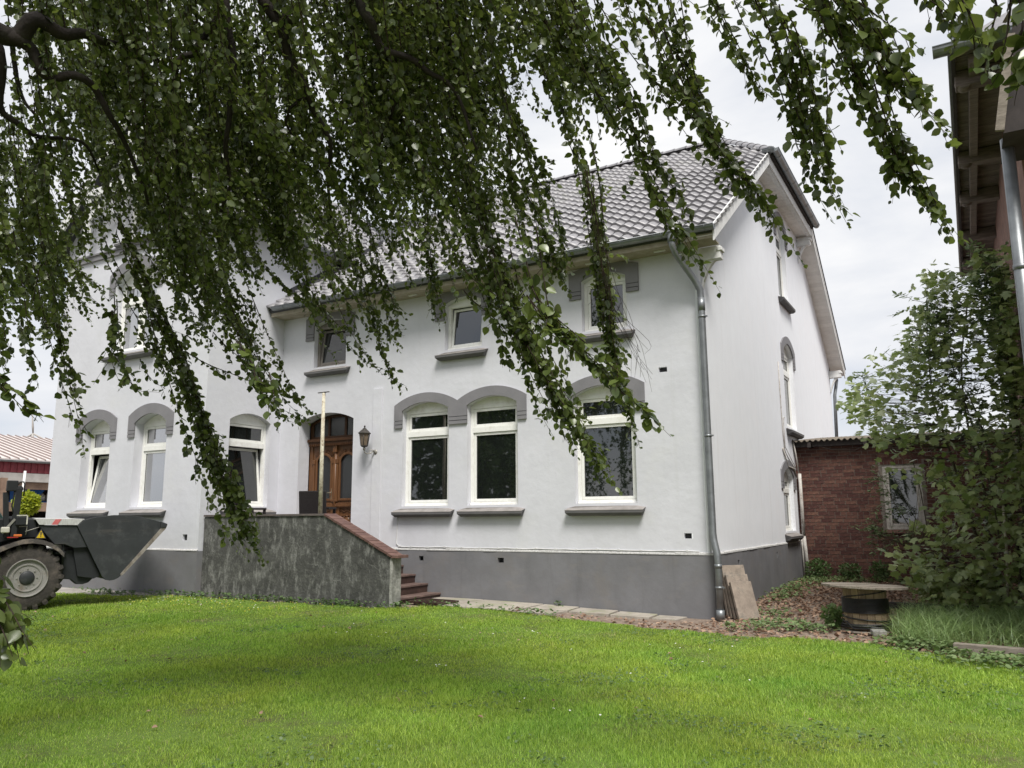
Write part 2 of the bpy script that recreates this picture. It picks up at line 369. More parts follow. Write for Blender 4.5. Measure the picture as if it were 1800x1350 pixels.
pm('pipe_white', (0.55,0.53,0.50), (0.38,0.35,0.32), scale=10, rough=0.6, c3=(0.20,0.15,0.12), s3=8)
pm('cable_white', (0.62,0.62,0.61), rough=0.6)
pm('barn_red', (0.20,0.035,0.045), (0.15,0.026,0.034), scale=6, rough=0.6)
pm('barn_roof', (0.60,0.54,0.51), (0.50,0.44,0.42), scale=5, rough=0.55, c3=(0.66,0.62,0.60), s3=3)
pm('barn_rib', (0.23,0.18,0.17), rough=0.7)
pm('barn_grey', (0.42,0.40,0.38), (0.33,0.31,0.29), scale=3, rough=0.8)
pm('barn_wood', (0.26,0.18,0.13), (0.18,0.12,0.09), scale=3, rough=0.85)
pm('barn_inside', (0.035,0.028,0.025), rough=0.9)
pm('tarp_blue', (0.035,0.16,0.50), (0.025,0.11,0.36), scale=5, rough=0.5)
pm('white_paint', (0.72,0.72,0.70), rough=0.5)
pm('bark', (0.030,0.024,0.020), (0.016,0.013,0.012), scale=9, rough=0.9, bump=0.5, bscale=35, c3=(0.042,0.04,0.03), s3=5)
pm('twig', (0.05,0.034,0.025), (0.03,0.02,0.016), scale=10, rough=0.8)
pm('stem_green', (0.11,0.095,0.065), (0.07,0.062,0.042), scale=9, rough=0.8)
streaks('plaster', (0.45,0.455,0.44), 0.30)
streaks('plaster', (0.40,0.39,0.36), 0.55, (9,9,9), 0.66, 0.80)
streaks('plaster_gable_lit', (0.58,0.57,0.57), 0.45)
streaks('plinth', (0.22,0.20,0.18), 0.6, (1.5,1.5,4), 0.55, 0.8)
streaks('plinth', (0.10,0.10,0.10), 0.6, (4,4,0.4))
streaks('bucket', (0.12,0.105,0.09), 0.6, (1.2,6,9), 0.58, 0.82)
streaks('tile', (0.16,0.165,0.13), 0.6, (1.4,1.4,1.4), 0.52, 0.75)
streaks('frame', (0.48,0.46,0.40), 0.5, (14,14,3), 0.62, 0.8)
streaks('sill_top', (0.14,0.13,0.10), 0.7, (5,14,5), 0.55, 0.75)
leaf_mat('beech_leaf', (0.034,0.056,0.013), (0.135,0.176,0.048), trans=0.38, rough=0.32, spec=0.6)
leaf_mat('beech_leaf_crown', (0.026,0.058,0.010), (0.060,0.110,0.018), trans=0.25, rough=0.4, spec=0.4)
leaf_mat('maple_leaf', (0.13,0.195,0.05), (0.34,0.40,0.19), trans=0.42, rough=0.34, spec=0.7)
leaf_mat('ash_leaf', (0.085,0.14,0.055), (0.21,0.27,0.14), trans=0.25, rough=0.42, spec=0.4)
leaf_mat('grass_blade', (0.10,0.19,0.016), (0.46,0.575,0.12), trans=0.45, rough=0.5, spec=0.3)
def patchy(name):
    mt = MATS[name]; t = mt.node_tree; N = t.nodes.new; K = t.links.new
    rp = [n for n in t.nodes if n.type == 'VALTORGB'][0]; b = t.nodes['Principled BSDF']
    tcn = N('ShaderNodeTexCoord'); n1_ = N('ShaderNodeTexNoise'); n1_.inputs['Scale'].default_value = 0.9; n1_.inputs['Detail'].default_value = 5; K(tcn.outputs['Object'], n1_.inputs['Vector'])
    m1 = N('ShaderNodeMapRange'); m1.inputs[1].default_value = 0.3; m1.inputs[2].default_value = 0.7; m1.inputs[3].default_value = 0.88; m1.inputs[4].default_value = 1.18; K(n1_.outputs['Fac'], m1.inputs[0])
    n2_ = N('ShaderNodeTexNoise'); n2_.inputs['Scale'].default_value = 0.55; n2_.inputs['Detail'].default_value = 4; K(tcn.outputs['Object'], n2_.inputs['Vector'])
    m2 = N('ShaderNodeMapRange'); m2.inputs[1].default_value = 0.3; m2.inputs[2].default_value = 0.7; m2.inputs[3].default_value = 0.490; m2.inputs[4].default_value = 0.530; K(n2_.outputs['Fac'], m2.inputs[0])
    hs = N('ShaderNodeHueSaturation'); K(m1.outputs[0], hs.inputs['Value']); K(m2.outputs[0], hs.inputs['Hue']); K(rp.outputs[0], hs.inputs['Color'])
    old = [n for n in t.nodes if n.type == 'HUE_SAT' and n != hs][0]
    K(hs.outputs[0], b.inputs['Base Color']); K(hs.outputs[0], old.inputs['Color'])
patchy('grass_blade')
leaf_mat('straw_blade', (0.27,0.26,0.10), (0.42,0.38,0.20), trans=0.3, rough=0.6, spec=0.25)
leaf_mat('sedge_blade', (0.13,0.22,0.065), (0.29,0.39,0.165), trans=0.3, rough=0.4, spec=0.45)
leaf_mat('weed_leaf', (0.085,0.145,0.045), (0.19,0.25,0.11), trans=0.25, rough=0.5, spec=0.35)
leaf_mat('clover_leaf', (0.065,0.125,0.035), (0.13,0.19,0.08), trans=0.25, rough=0.5, spec=0.35)
leaf_mat('dead_leaf', (0.15,0.085,0.055), (0.40,0.28,0.20), trans=0.1, rough=0.8, spec=0.2)
leaf_mat('topiary_leaf', (0.22,0.29,0.03), (0.38,0.42,0.06), trans=0.35, rough=0.5, spec=0.3)
leaf_mat('petal_white', (0.75,0.75,0.70), (0.85,0.85,0.82), trans=0.2, rough=0.7, spec=0.2)
leaf_mat('petal_yellow', (0.65,0.52,0.04), (0.80,0.70,0.10), trans=0.2, rough=0.7, spec=0.2)
# ================================================================== SETTING
def in_lawn(x, y):
    """True where the lawn grows (numpy arrays allowed)"""
    x = np.asarray(x, float); y = np.asarray(y, float)
    xs = [-16.5,-15.3,-11.0,-9.9,-4.95,-4.2,-3.0,-1.5,0.5,1.6,2.4,3.2,4.2,6.0]
    ys = [-3.4,-3.0,-2.75,-2.12,-2.05,-1.25,-1.22,-1.42,-1.75,-1.66,-1.62,-2.15,-2.9,-3.6]
    e = np.interp(x, xs, ys) + 0.05*np.sin(x*5.1)+0.03*np.sin(x*13.7+1)
    return (y < e) & (x > -16.6)

def grid_mesh(name, xs, ys, zf, mat):
    X, Yg = np.meshgrid(xs, ys); Z = zf(X, Yg)
    V = np.stack([X.ravel(), Yg.ravel(), Z.ravel()], 1); nx, ny = len(xs), len(ys)
    i, j = np.meshgrid(np.arange(nx-1), np.arange(ny-1)); a = (j*nx+i).ravel()
    F = np.stack([a, a+1, a+1+nx, a+nx], 1)
    return raw_mesh(name, V, F4=F, mat=mat, smooth=True)
xs = np.concatenate([[-900,-300,-120,-60,-30],np.arange(-18,10,0.25),[14,20,40,120,300,900]])
ys = np.concatenate([[-300,-100,-40,-20],np.arange(-14,12,0.25),[20,40,100,300,900]])
g = link('ground', grid_mesh('ground', xs, ys, lambda x,y: gz(x,y)-0.012+0.008*np.sin(x*3.1)*np.sin(y*2.7), 'soil')); tag(g, kind='structure')
# lawn sheet
X, Yg = np.meshgrid(np.arange(-17,9,0.2), np.arange(-16,0,0.2)); xc, yc = X.ravel()+0.1, Yg.ravel()+0.1
keep = in_lawn(xc, yc); V = []; 
cx_, cy_ = xc[keep], yc[keep]
quad = np.array([[-.1,-.1],[.1,-.1],[.1,.1],[-.1,.1]])
VX = (cx_[:,None]+quad[:,0]).ravel(); VY = (cy_[:,None]+quad[:,1]).ravel()
V = np.stack([VX,VY,gz(VX,VY)+0.012],1); F = np.arange(len(V)).reshape(-1,4)
tag(link('lawn', raw_mesh('lawn', V, F4=F, mat='lawn_soil')), kind='structure')
mb = MB(); mb.add([(-120,-60,0.10),(-15.6,-60,0.10),(-15.6,-3.2,0.125),(-9.9,-2.7,0.125),(-9.9,-1.9,0.125),(-15.3,-1.9,0.125),(-15.3,80,0.125),(-120,80,0.10)],
       [(0,1,2,5,6,7),(2,3,4,5)])
tag(mb.build('yard', 'yard'), kind='structure')

# ================================================================== HOUSE
house = empty('house', (-5,0,0))
tag(house, 'white plastered two storey farmhouse with grey plinth, tiled half hipped roof and projecting wing', 'house')
H0 = Matrix.Translation((5,0,0))                    # undo the empty's offset
def HM(mtx): return H0 @ mtx
FR = Matrix.Identity(4)
GB = Matrix.Rotation(R(90),4,'Z')
WY = -2.05; WX0, WX1 = -15.1, -9.75
WF = Matrix.Translation((0,WY,0))
WS = Matrix.Translation((WX1,0,0)) @ Matrix.Rotation(R(90),4,'Z')
uvw = lambda u,v,d: (u,d,v)

SL = 0.668; EY, EZ = -0.5, 6.33; RY = 7.3; RZ = EZ+SL*(RY-EY); DEP = 14.6   # roof slope, eave, ridge, house depth
HIPZ = 9.75; HIPX = 0.50; HY0 = EY+(HIPZ-EZ)/SL; HY1 = 2*RY-HY0; RIDX = -1.35

GF = [(-6.27,-5.13),(-4.69,-3.57),(-2.40,-1.24)]
UF = [(-8.80,-7.86),(-5.24,-4.36),(-2.20,-1.32)]
DOOR = (-9.15,-7.59)
def vent_hole(x, z, w_=0.15, h=0.085): return [(x-w_/2,z-h/2),(x-w_/2,z+h/2),(x+w_/2,z+h/2),(x+w_/2,z-h/2)]
holes = [arch(a,b,1.84,3.77,0.15) for a,b in GF] + [arch(a,b,4.93,5.88,0.11) for a,b in UF] + \
        [arch(DOOR[0],DOOR[1],1.19,3.72,0.17), vent_hole(-0.37,1.29), vent_hole(-0.70,4.09)]
mb = MB().prism([(WX1,0.95),(WX1,6.25),(-0.003,6.25),(-0.003,0.95)], uvw, 0, 0.32, holes=holes, back=False)
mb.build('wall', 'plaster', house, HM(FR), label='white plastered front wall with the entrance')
# gable wall
def roofz(y): return EZ+SL*(min(y,2*RY-y)-EY)-0.16
GW = [((5.95,7.15),1.26,2.52,0.20),((6.86,8.12),3.74,5.62,0.24),((6.92,8.10),7.02,8.85,0.30)]
holes = [arch(a,b,z0,zs,rs) for (a,b),z0,zs,rs in GW]
gy = (HIPZ-0.14-EZ+0.16)/SL+EY
pts = [(0.002,0.95),(0.002,roofz(0)),(gy,HIPZ-0.14),(2*RY-gy,HIPZ-0.14),(DEP,roofz(DEP)),(DEP,0.95)]
mb = MB().prism(pts, uvw, 0, 0.32, holes=holes, back=False)
mb.build('wall', 'plaster_gable_lit', house, HM(GB), label='rough white gable wall')
# back wall + dark backing added behind the windows in place of unlit rooms
mb = MB().box((WX0,DEP-0.3,0),(-0.01,DEP-0.01,6.2)); mb.build('wall','plaster',house,H0)
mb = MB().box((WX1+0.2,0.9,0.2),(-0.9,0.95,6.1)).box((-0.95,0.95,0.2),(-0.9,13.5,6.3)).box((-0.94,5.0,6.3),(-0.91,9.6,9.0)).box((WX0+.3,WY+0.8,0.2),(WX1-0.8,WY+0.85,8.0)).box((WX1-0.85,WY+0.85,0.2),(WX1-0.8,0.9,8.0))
mb.build('dark_backing','barn_inside',house,H0)
# plinth
mb = MB().prism([(-9.6,-0.3),(-9.6,0.985),(0.027,0.985),(0.027,-0.3)], uvw, -0.03, 0.3, holes=[vent_hole(-5.74,0.83,0.11,0.09),vent_hole(-3.93,0.83,0.13,0.09)])
mb.build('plinth','plinth',house,HM(FR))
mb = MB().prism([(-0.028,-0.3),(-0.028,0.985),(DEP,0.985),(DEP,-0.3)], uvw, -0.03, 0.3, holes=[vent_hole(4.75,0.80,0.11,0.11),vent_hole(1.54,0.78,0.12,0.12)])
mb.build('plinth','plinth',house,HM(GB))
# ragged light ledge on top of the plinth
def ledge(u0, u1, M):
    mb = MB(); u = u0
    while u < u1:
        l = rnd.uniform(0.25,0.7); e = min(u1,u+l); t = rnd.uniform(0.0,0.012); h = rnd.uniform(0.018,0.032)
        mb.add([(u,-0.034-t,0.987),(e,-0.034-t*0.6,0.987),(e,0.0,0.99+h+0.012),(u,0.0,0.99+h+0.012),(u,-0.03-t,0.987+h),(e,-0.03-t*0.6,0.987+h*0.9)],
               [(0,1,5,4),(4,5,2,3),(0,4,3),(1,2,5)]); u = e
    mb.build('plinth_ledge','plinth_ledge',house,HM(M))
ledge(-7.0,0.03,FR); ledge(0.0,7.4,GB)
# dark backs of the air holes
mb = MB()
for x,z in ((-0.37,1.29),(-0.70,4.09),(-5.74,0.83),(-3.93,0.83)): mb.box((x-.12,0.07,z-.09),(x+.12,0.09,z+.09))
for y,z in ((4.75,0.80),(1.54,0.78)): mb.box((-0.09,y-.12,z-.09),(-0.07,y+.12,z+.09))
mb.build('air_grille','trim_dark',house,H0)

# ---------------------------------------------------------------- windows
def bars(mb, u0,u1,v0,v1,y0,y1,wd):
    mb.box((u0,y0,v0),(u1,y1,v0+wd)); mb.box((u0,y0,v1-wd),(u1,y1,v1)); mb.box((u0,y0,v0+wd),(u0+wd,y1,v1-wd)); mb.box((u1-wd,y0,v0+wd),(u1,y1,v1-wd))
def hood(par, M, u0,u1,vs,rise,zb,el,er,top,orise):
    O = arc(u0-el,u1+er,top-orise,orise,14); I = arc(u0,u1,vs,rise,12)
    zc = zb+0.155
    poly = [(u0-el,zc)]+O+[(u1+er,zc),(u1,zc)]+I[::-1]+[(u0,zc)]
    mb = MB().prism(poly, uvw, -0.035, 0.0, back=False)
    for a,b in ((u0-el,u0),(u1,u1+er)):
        for k in range(2): mb.box((a,-0.035,zb+k*0.078),(b,-0.001,zb+k*0.078+0.066))
    h = mb.build('hood','trim',par); mb = MB()
    for a,b in ((u0-el+.004,u0-.004),(u1+.004,u1+er-.004)): mb.box((a,-0.022,zb+0.01),(b,-0.002,zc+0.02))
    mb.build('hood_joint','trim_dark',par)
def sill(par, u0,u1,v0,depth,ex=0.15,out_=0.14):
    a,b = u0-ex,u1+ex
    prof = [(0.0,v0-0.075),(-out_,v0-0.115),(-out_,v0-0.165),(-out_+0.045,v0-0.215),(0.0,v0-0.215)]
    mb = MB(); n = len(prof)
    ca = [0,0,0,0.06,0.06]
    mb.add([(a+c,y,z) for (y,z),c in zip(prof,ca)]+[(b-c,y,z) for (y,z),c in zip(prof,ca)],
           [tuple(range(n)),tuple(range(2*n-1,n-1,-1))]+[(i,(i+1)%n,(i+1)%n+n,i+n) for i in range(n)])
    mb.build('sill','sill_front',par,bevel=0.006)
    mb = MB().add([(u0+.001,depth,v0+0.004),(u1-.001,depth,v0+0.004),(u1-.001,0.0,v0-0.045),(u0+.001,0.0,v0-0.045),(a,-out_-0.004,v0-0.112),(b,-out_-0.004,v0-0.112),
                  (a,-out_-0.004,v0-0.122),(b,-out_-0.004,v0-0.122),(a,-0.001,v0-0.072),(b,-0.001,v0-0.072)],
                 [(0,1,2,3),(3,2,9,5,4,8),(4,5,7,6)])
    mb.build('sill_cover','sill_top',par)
def window(M, u0,u1,v0,vs,rise,depth=0.12,transom=None,hd=None,sl=True,glass='glass',tilt=0.0,mull=None,fm='frame',label=None,curtain=False,swing=0.0):
    """frame is the part; sashes, panes, sill and hood are its sub-parts"""
    fw = 0.065; y0,y1 = depth, depth+0.07
    mb = MB(); bars(mb,u0,u1,v0,vs,y0,y1,fw)
    if rise > 0.01: mb.prism(arc(u0,u1,vs,rise,12), uvw, y0+0.012, y1)
    ulist = [u0+fw]+([mull-0.045,mull+0.045] if mull else [])+[u1-fw]
    if mull: mb.box((mull-0.045,y0-0.006,v0+fw),(mull+0.045,y1,vs-fw))
    if transom: mb.box((u0+fw,y0-0.012,transom-0.055),(u1-fw,y1,transom+0.055))
    mb.box((u0+0.01,y0-0.035,v0),(u1-0.01,y0-0.001,v0+0.035))
    wdw = mb.build('window',fm,house,HM(M),bevel=0.005,label=label)
    cells = [(v0+fw, transom-0.055 if transom else vs-fw, True)]
    if transom: cells.append((transom+0.055, vs-fw, False))
    for ci in range(0,len(ulist),2):
        a,b = ulist[ci]+0.004, ulist[ci+1]-0.004
        for (c,d,low) in cells:
            c += 0.004; d -= 0.004; cx = (a+b)/2; hw = (b-a)/2
            tl = tilt if low else 0.0
            mtx = Matrix.Translation((cx,y0+0.012,c)) @ Matrix.Rotation(-tl,4,'X') @ Matrix.Rotation(0.0,4,'Z')
            mb = MB(); bars(mb,-hw,hw,0,d-c,0.0,0.05,0.052); mb.build('sash',fm,wdw,mtx,bevel=0.004)
            mb = MB().box((-hw+0.05,0.026,0.05),(hw-0.05,0.034,d-c-0.05)); mb.build('pane',glass,wdw,mtx)
            mb = MB(); bars(mb,-hw+0.049,hw-0.049,0.049,d-c-0.049,0.020,0.026,0.007); mb.build('gasket','trim_dark',wdw,mtx)
    if sl: sill(wdw,u0,u1,v0,depth)
    if hd: hood(wdw,M,u0,u1,vs,rise,*hd)
    return wdw
E3 = 0.19
window(FR,GF[0][0],GF[0][1],1.84,3.77,0.15,transom=3.29,hd=(3.42,0.20,0.22,4.11,0.22),label='leftmost ground floor window right of the door')
window(FR,GF[1][0],GF[1][1],1.84,3.77,0.15,transom=3.29,hd=(3.42,0.22,0.20,4.11,0.22),label='middle ground floor window sharing its hood')
window(FR,GF[2][0],GF[2][1],1.84,3.77,0.15,transom=3.29,hd=(3.42,0.19,0.20,4.12,0.22),label='ground floor window nearest the corner')
window(FR,UF[0][0],UF[0][1],4.93,5.88,0.11,hd=(5.55,0.24,0.24,6.16,0.10),fm='frame_dark',tilt=R(7),label='upper window with dark frame above the door')
window(FR,UF[1][0],UF[1][1],4.93,5.88,0.11,hd=(5.55,0.24,0.24,6.16,0.10),tilt=R(6),label='upper window tilted open')
window(FR,UF[2][0],UF[2][1],4.93,5.88,0.11,hd=(5.55,0.24,0.24,6.16,0.10),label='upper window nearest the corner')
for (a,b),z0,zs,rs in GW:
    window(GB,a,b,z0,zs,rs,depth=0.10,transom=z0+(zs-z0)*0.74,hd=(zs-0.30,0.20,0.20,zs+rs+0.18,rs+0.05))

# wing walls
WING_W = [(-13.90,-12.86),(-12.00,-10.93)]
holes = [arch(a,b,1.87,3.68,0.19) for a,b in WING_W]+[arch(-13.10,-11.60,5.36,7.02,0.30),arch(-12.95,-11.90,8.05,9.3,0.2),vent_hole(-10.15,1.25,0.14,0.12),vent_hole(-14.48,4.04,0.12,0.12)]
WEZ = 8.30; WRX = (WX0+WX1)/2; WSL = 1.0
apex = WEZ+ (WX1-WRX)*WSL-0.05
mb = MB().prism([(WX0,0.95),(WX0,WEZ-0.05),(WRX,apex),(WX1-0.003,WEZ-0.05),(WX1-0.003,0.95)], uvw, 0, 0.32, holes=holes, back=False)
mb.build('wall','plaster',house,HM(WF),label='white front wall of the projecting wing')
mb = MB()
for x,z in ((-10.15,1.25),(-14.48,4.04)): mb.box((x-.12,WY+0.06,z-.09),(x+.12,WY+0.08,z+.09))
mb.build('air_grille','trim_dark',house,H0)
holes = [arch(-1.42,-0.29,1.87,3.70,0.17)]
mb = MB().prism([(WY+0.002,0.95),(WY+0.002,WEZ-0.05),(3.5,WEZ-0.05),(3.5,6.0),(0.3,6.0),(0.3,0.95)], uvw, 0, 0.32, holes=holes, back=False)
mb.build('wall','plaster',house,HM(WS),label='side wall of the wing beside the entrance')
mb = MB().box((WX0,WY+0.4,0),(WX0+0.3,DEP-.3,8.2)); mb.build('wall','plaster',house,H0)
mb = MB().prism([(WX0-0.03,-0.3),(WX0-0.03,0.985),(WX1+0.027,0.985),(WX1+0.027,-0.3)], uvw, -0.03, 0.3); mb.build('plinth','plinth',house,HM(WF))
mb = MB().prism([(WY-0.028,-0.3),(WY-0.028,0.985),(0,0.985),(0,-0.3)], uvw, -0.03, 0.3); mb.build('plinth','plinth',house,HM(WS))
ledge(WX0,WX1+0.03,WF)
for i,(a,b) in enumerate(WING_W):
    window(WF,a,b,1.87,3.68,0.19,depth=0.20,transom=3.14,hd=(3.38,0.22,0.20,4.09,0.24),glass='glass_sky',tilt=R(9) if i==0 else 0,
           label='tilted ground floor window of the wing' if i==0 else 'closed ground floor window of the wing')
window(WF,-13.10,-11.60,5.36,7.02,0.30,depth=0.18,transom=6.55,mull=-12.35,hd=(6.75,0.20,0.20,7.56,0.34),glass='glass_sky',label='wide upper window of the wing')
window(WF,-12.95,-11.90,8.05,9.3,0.2,depth=0.18,glass='glass_sky',label='attic window of the wing')
window(WS,-1.42,-0.29,1.87,3.70,0.17,depth=0.13,transom=3.20,tilt=R(7),label='tilted side window of the wing above the stairs')

# flat pilaster strip beside the door, thin cable along the plinth
mb = MB().box((-7.04,-0.03,0.99),(-6.80,-0.001,4.30)); mb.build('pilaster','plaster',house,H0,bevel=0.004)
cab = [(-6.36,-0.012,1.75),(-6.36,-0.012,1.40),(-6.37,-0.012,1.10),(-6.30,-0.012,1.055)]
for i in range(32):
    x = -6.2+i*0.2; cab.append((x,-0.014,1.045+rnd.uniform(-0.006,0.006)))
cab = [c for c in cab if c[0] < -0.05]
mb = MB().tube(cab,0.009,5)
for i in range(3,len(cab),2): mb.box((cab[i][0]-0.02,-0.026,cab[i][2]-0.012),(cab[i][0]+0.02,-0.001,cab[i][2]+0.016))
mb.build('cable','cable_white',house,H0)

# ---------------------------------------------------------------- door
door = MB().prism([(-9.15,1.19),(-9.15,3.36),(-7.59,3.36),(-7.59,1.19),(-7.69,1.19),(-7.69,3.30),(-9.05,3.30),(-9.05,1.19)], uvw, 0.34, 0.44).build('door','oak',house,H0,bevel=0.006,label='carved double leaf oak entrance door with glass and transom')
XC = (-9.05-7.69)/2
def db(name, mat, *boxes, bev=0.006):
    mb = MB()
    for a,b in boxes: mb.box(a,b)
    return mb.build(name,mat,door,bevel=bev)
for s,(a,b) in enumerate(((-9.05,XC-0.005),(XC+0.005,-7.69))):
    mb = MB(); w_ = 0.12; mid0,mid1 = 1.86,1.96
    gl = arch(a+w_,b-w_,mid1+0.06,2.86,0.16)
    lower = [(a+w_,1.34),(a+w_,mid0-0.02),(b-w_,mid0-0.02),(b-w_,1.34)]
    mb.prism([(a,1.2),(a,3.22),(b,3.22),(b,1.2)], uvw, 0.36, 0.42, holes=[gl,lower]); mb.build('door_leaf','oak',door,bevel=0.006)
    MB().prism(arch(a+w_,b-w_,mid1+0.06,2.86,0.16), uvw, 0.385, 0.395).build('pane','glass_door',door)
    mb = MB(); I = arch(a+w_+0.02,b-w_-0.02,mid1+0.08,2.85,0.145); O = arch(a+w_-0.03,b-w_+0.03,mid1+0.03,2.87,0.18)
    mb.prism(O, uvw, 0.335, 0.36, holes=[I]); mb.build('glazing_bead','oak',door,bevel=0.005)
    mb = MB().box((a+w_,0.385,1.34),(b-w_,0.40,mid0-0.02)); bars(mb,a+w_+0.03,b-w_-0.03,1.37,mid0-0.16,0.365,0.385,0.035)
    cx = (a+b)/2                                    # carved rosette and scrolls
    mb.lathe([(0.005,0.35),(0.05,0.352),(0.085,0.372),(0.09,0.386)],(cx,0,1.56),'Y',14)
    for k in range(8):
        t = k*math.pi/4; mb.lathe([(0.004,0.355),(0.018,0.36),(0.024,0.386)],(cx+0.12*math.cos(t),0,1.56+0.10*math.sin(t)),'Y',8)
    mb.tube([(cx-0.2+0.04*i,0.375,1.77+0.022*math.sin(i*1.57)) for i in range(11)],0.012,6)
    mb.build('carved_panel','oak',door)
    db('ledge_rail','oak',((a+0.03,0.315,mid0),(b-0.03,0.36,mid0+0.05)),((a+0.05,0.33,mid0+0.05),(b-0.05,0.36,mid0+0.08)))
    mb = MB()                                        # carved fan above each glass
    for k in range(9):
        t = R(20+17.5*k); r1_,r2_ = 0.10,0.19; mb.beam((cx+r1_*1.3*math.cos(t),0.35,3.0+r1_*math.sin(t)*0.6),(cx+r2_*1.3*math.cos(t),0.35,3.0+r2_*math.sin(t)*0.6),0.02,0.03)
    mb.box((a+0.08,0.34,2.985),(b-0.08,0.362,3.01)); mb.build('carved_fan','oak_dark',door)
    for x in (a+0.045,b-0.045):
        mb = MB().box((x-0.03,0.325,2.0),(x+0.03,0.36,2.80)).box((x-0.042,0.315,2.80),(x+0.042,0.36,2.90)).box((x-0.042,0.32,1.97),(x+0.042,0.36,2.02)); mb.build('pilaster','oak',door,bevel=0.006)
mb = MB().lathe([(0.035,0),(0.035,2.0)],(XC,0.35,1.2),'Z',10).box((XC-0.05,0.30,3.05),(XC+0.05,0.36,3.22)); mb.build('astragal','oak',door)
mb = MB().box((-9.12,0.28,3.24),(-7.60,0.36,3.30)).box((-9.15,0.25,3.30),(-7.59,0.36,3.36))
for k in range(26): mb.box((-9.10+k*0.058,0.262,3.20),(-9.07+k*0.058,0.33,3.245))
mb.build('cornice','oak_dark',door)
T = arch(DOOR[0],DOOR[1],3.36,3.72,0.17); hl = []
ax = [-9.09,-8.60,-8.12,-7.65]
def az(x): 
    wd=(DOOR[1]-DOOR[0])/2; r_=(wd*wd+.17*.17)/(2*.17); c=(DOOR[0]+DOOR[1])/2; return 3.72+.17-r_+math.sqrt(r_*r_-(x-c)**2)
for i in range(3):
    a,b = ax[i]+0.03, ax[i+1]-0.03; n_=6
    hl.append([(a,3.42)]+[(a+(b-a)*k/n_, az(a+(b-a)*k/n_)-0.06) for k in range(n_+1)]+[(b,3.42)])
MB().prism(T, uvw, 0.35, 0.41, holes=hl).build('transom_frame','oak_dark',door,bevel=0.004)
for h_ in hl: MB().prism(h_, uvw, 0.375, 0.385).build('pane','glass_door',door)
mb = MB().box((XC-0.10,0.335,1.98),(XC-0.045,0.36,2.26)); mb.tube([(XC-0.07,0.34,2.17),(XC-0.07,0.29,2.17),(XC-0.07,0.285,2.17),(XC-0.17,0.285,2.165)],0.011,7); mb.build('handle','brass',door,bevel=0.004)

# ---------------------------------------------------------------- roof
roof = None
TH = 0.09; cs = 1/math.sqrt(1+SL*SL)
def slab(mb, pts, nrm, t):
    n = len(pts); nv = Vector(nrm).normalized()*t
    mb.add([Vector(p) for p in pts]+[Vector(p)-nv for p in pts], [tuple(range(n)),tuple(range(2*n-1,n-1,-1))]+[(i,(i+1)%n,(i+1)%n+n,i+n) for i in range(n)])
def rz(y): return EZ+SL*(min(y,2*RY-y)-EY)
VX1 = 0.42; XL = WX0-0.4
mb = MB(); o = 0.05
front_pts = [(XL,EY,EZ-o),(VX1-.04,EY,EZ-o),(VX1-.04,HY0,HIPZ-o),(RIDX,RY,RZ-o),(XL,RY,RZ-o)]
back_pts = [(XL,2*RY-EY,EZ-o),(XL,RY,RZ-o),(RIDX,RY,RZ-o),(VX1-.04,HY1,HIPZ-o),(VX1-.04,2*RY-EY,EZ-o)]
slab(mb,front_pts,(0,-SL,1),TH); slab(mb,back_pts,(0,SL,1),TH)
slab(mb,[(HIPX,HY0,HIPZ-o),(HIPX,HY1,HIPZ-o),(RIDX,RY,RZ-o)],((RZ-HIPZ)/(HIPX-RIDX),0,1),0.06)
roof = mb.build('roof','flashing',house,H0,label='grey pantile main roof with half hip')
TW, TL_ = 0.285, 0.338
def tile_mesh():
    n = 9; V = []; F = []
    for row,(y,zo) in enumerate(((-0.035,0.045),(-0.035,0.080),(TL_*0.5,0.055),(TL_+0.03,0.022))):
        for i in range(n):
            t = i/(n-1); x = t*(TW+0.03)-0.015
            z = 0.034*math.sin(2*math.pi*t*0.97-0.75)+ (0.014*math.exp(-((t-0.42)/0.16)**2))
            V.append((x,y,zo+z-(0.022 if row == 0 else 0)))
    for r_ in range(3):
        for i in range(n-1): F.append((r_*n+i,r_*n+i+1,(r_+1)*n+i+1,(r_+1)*n+i))
    mb = MB(); mb.add(V,F,True)
    for k in range(n-1): mb.sm[k] = False
    return mb.mesh('roof_tile','tile')
TM = tile_mesh()
def tile_field(P0, U, Vv, nu, nv, okf):
    U, Vv = Vector(U).normalized(), Vector(Vv).normalized(); N_ = U.cross(Vv); res = []
    for j in range(nv):
        for i in range(nu):
            p = Vector(P0)+U*(i*TW)+Vv*(j*TL_)
            if not okf(p+U*TW/2+Vv*TL_/2): continue
            jit = rnd.uniform(-0.004,0.004)
            mt = Matrix((U,Vv+N_*jit,N_)).transposed().to_4x4(); mt.translation = p+N_*(rnd.uniform(-0.002,0.003)-0.045); res.append(mt)
    return res
def hip_ok(p):
    if p.y > RY-0.05: return False
    t = (p.y-HY0)/(RY-HY0)
    if t <= 0: return p.x < VX1+0.02
    return p.x < HIPX+(RIDX-HIPX)*t-0.03
def joined(mats, name, parent, label=None):
    n = len(TM.vertices); co = np.empty(n*3, dtype=np.float32); TM.vertices.foreach_get('co', co); co = co.reshape(-1,3)
    fs = np.array([list(p.vertices) for p in TM.polygons])
    Vs = []; Fs = []
    for k,mt in enumerate(mats):
        A = np.array(mt); Vs.append(co@A[:3,:3].T+A[:3,3]); Fs.append(fs+k*n)
    me = raw_mesh(name, np.concatenate(Vs), F4=np.concatenate(Fs), mat='tile', smooth=True)
    o = link(name, me, parent, H0.inverted() @ H0 if False else Matrix.Identity(4)); o['kind'] = 'stuff'
    return o
n_u = int((VX1-(-10.0))/TW)+1
fm_ = tile_field((VX1-n_u*TW+0.02,EY-0.02,EZ+SL*(-0.02)), (1,0,0), (0,1,SL), n_u, 28, hip_ok)
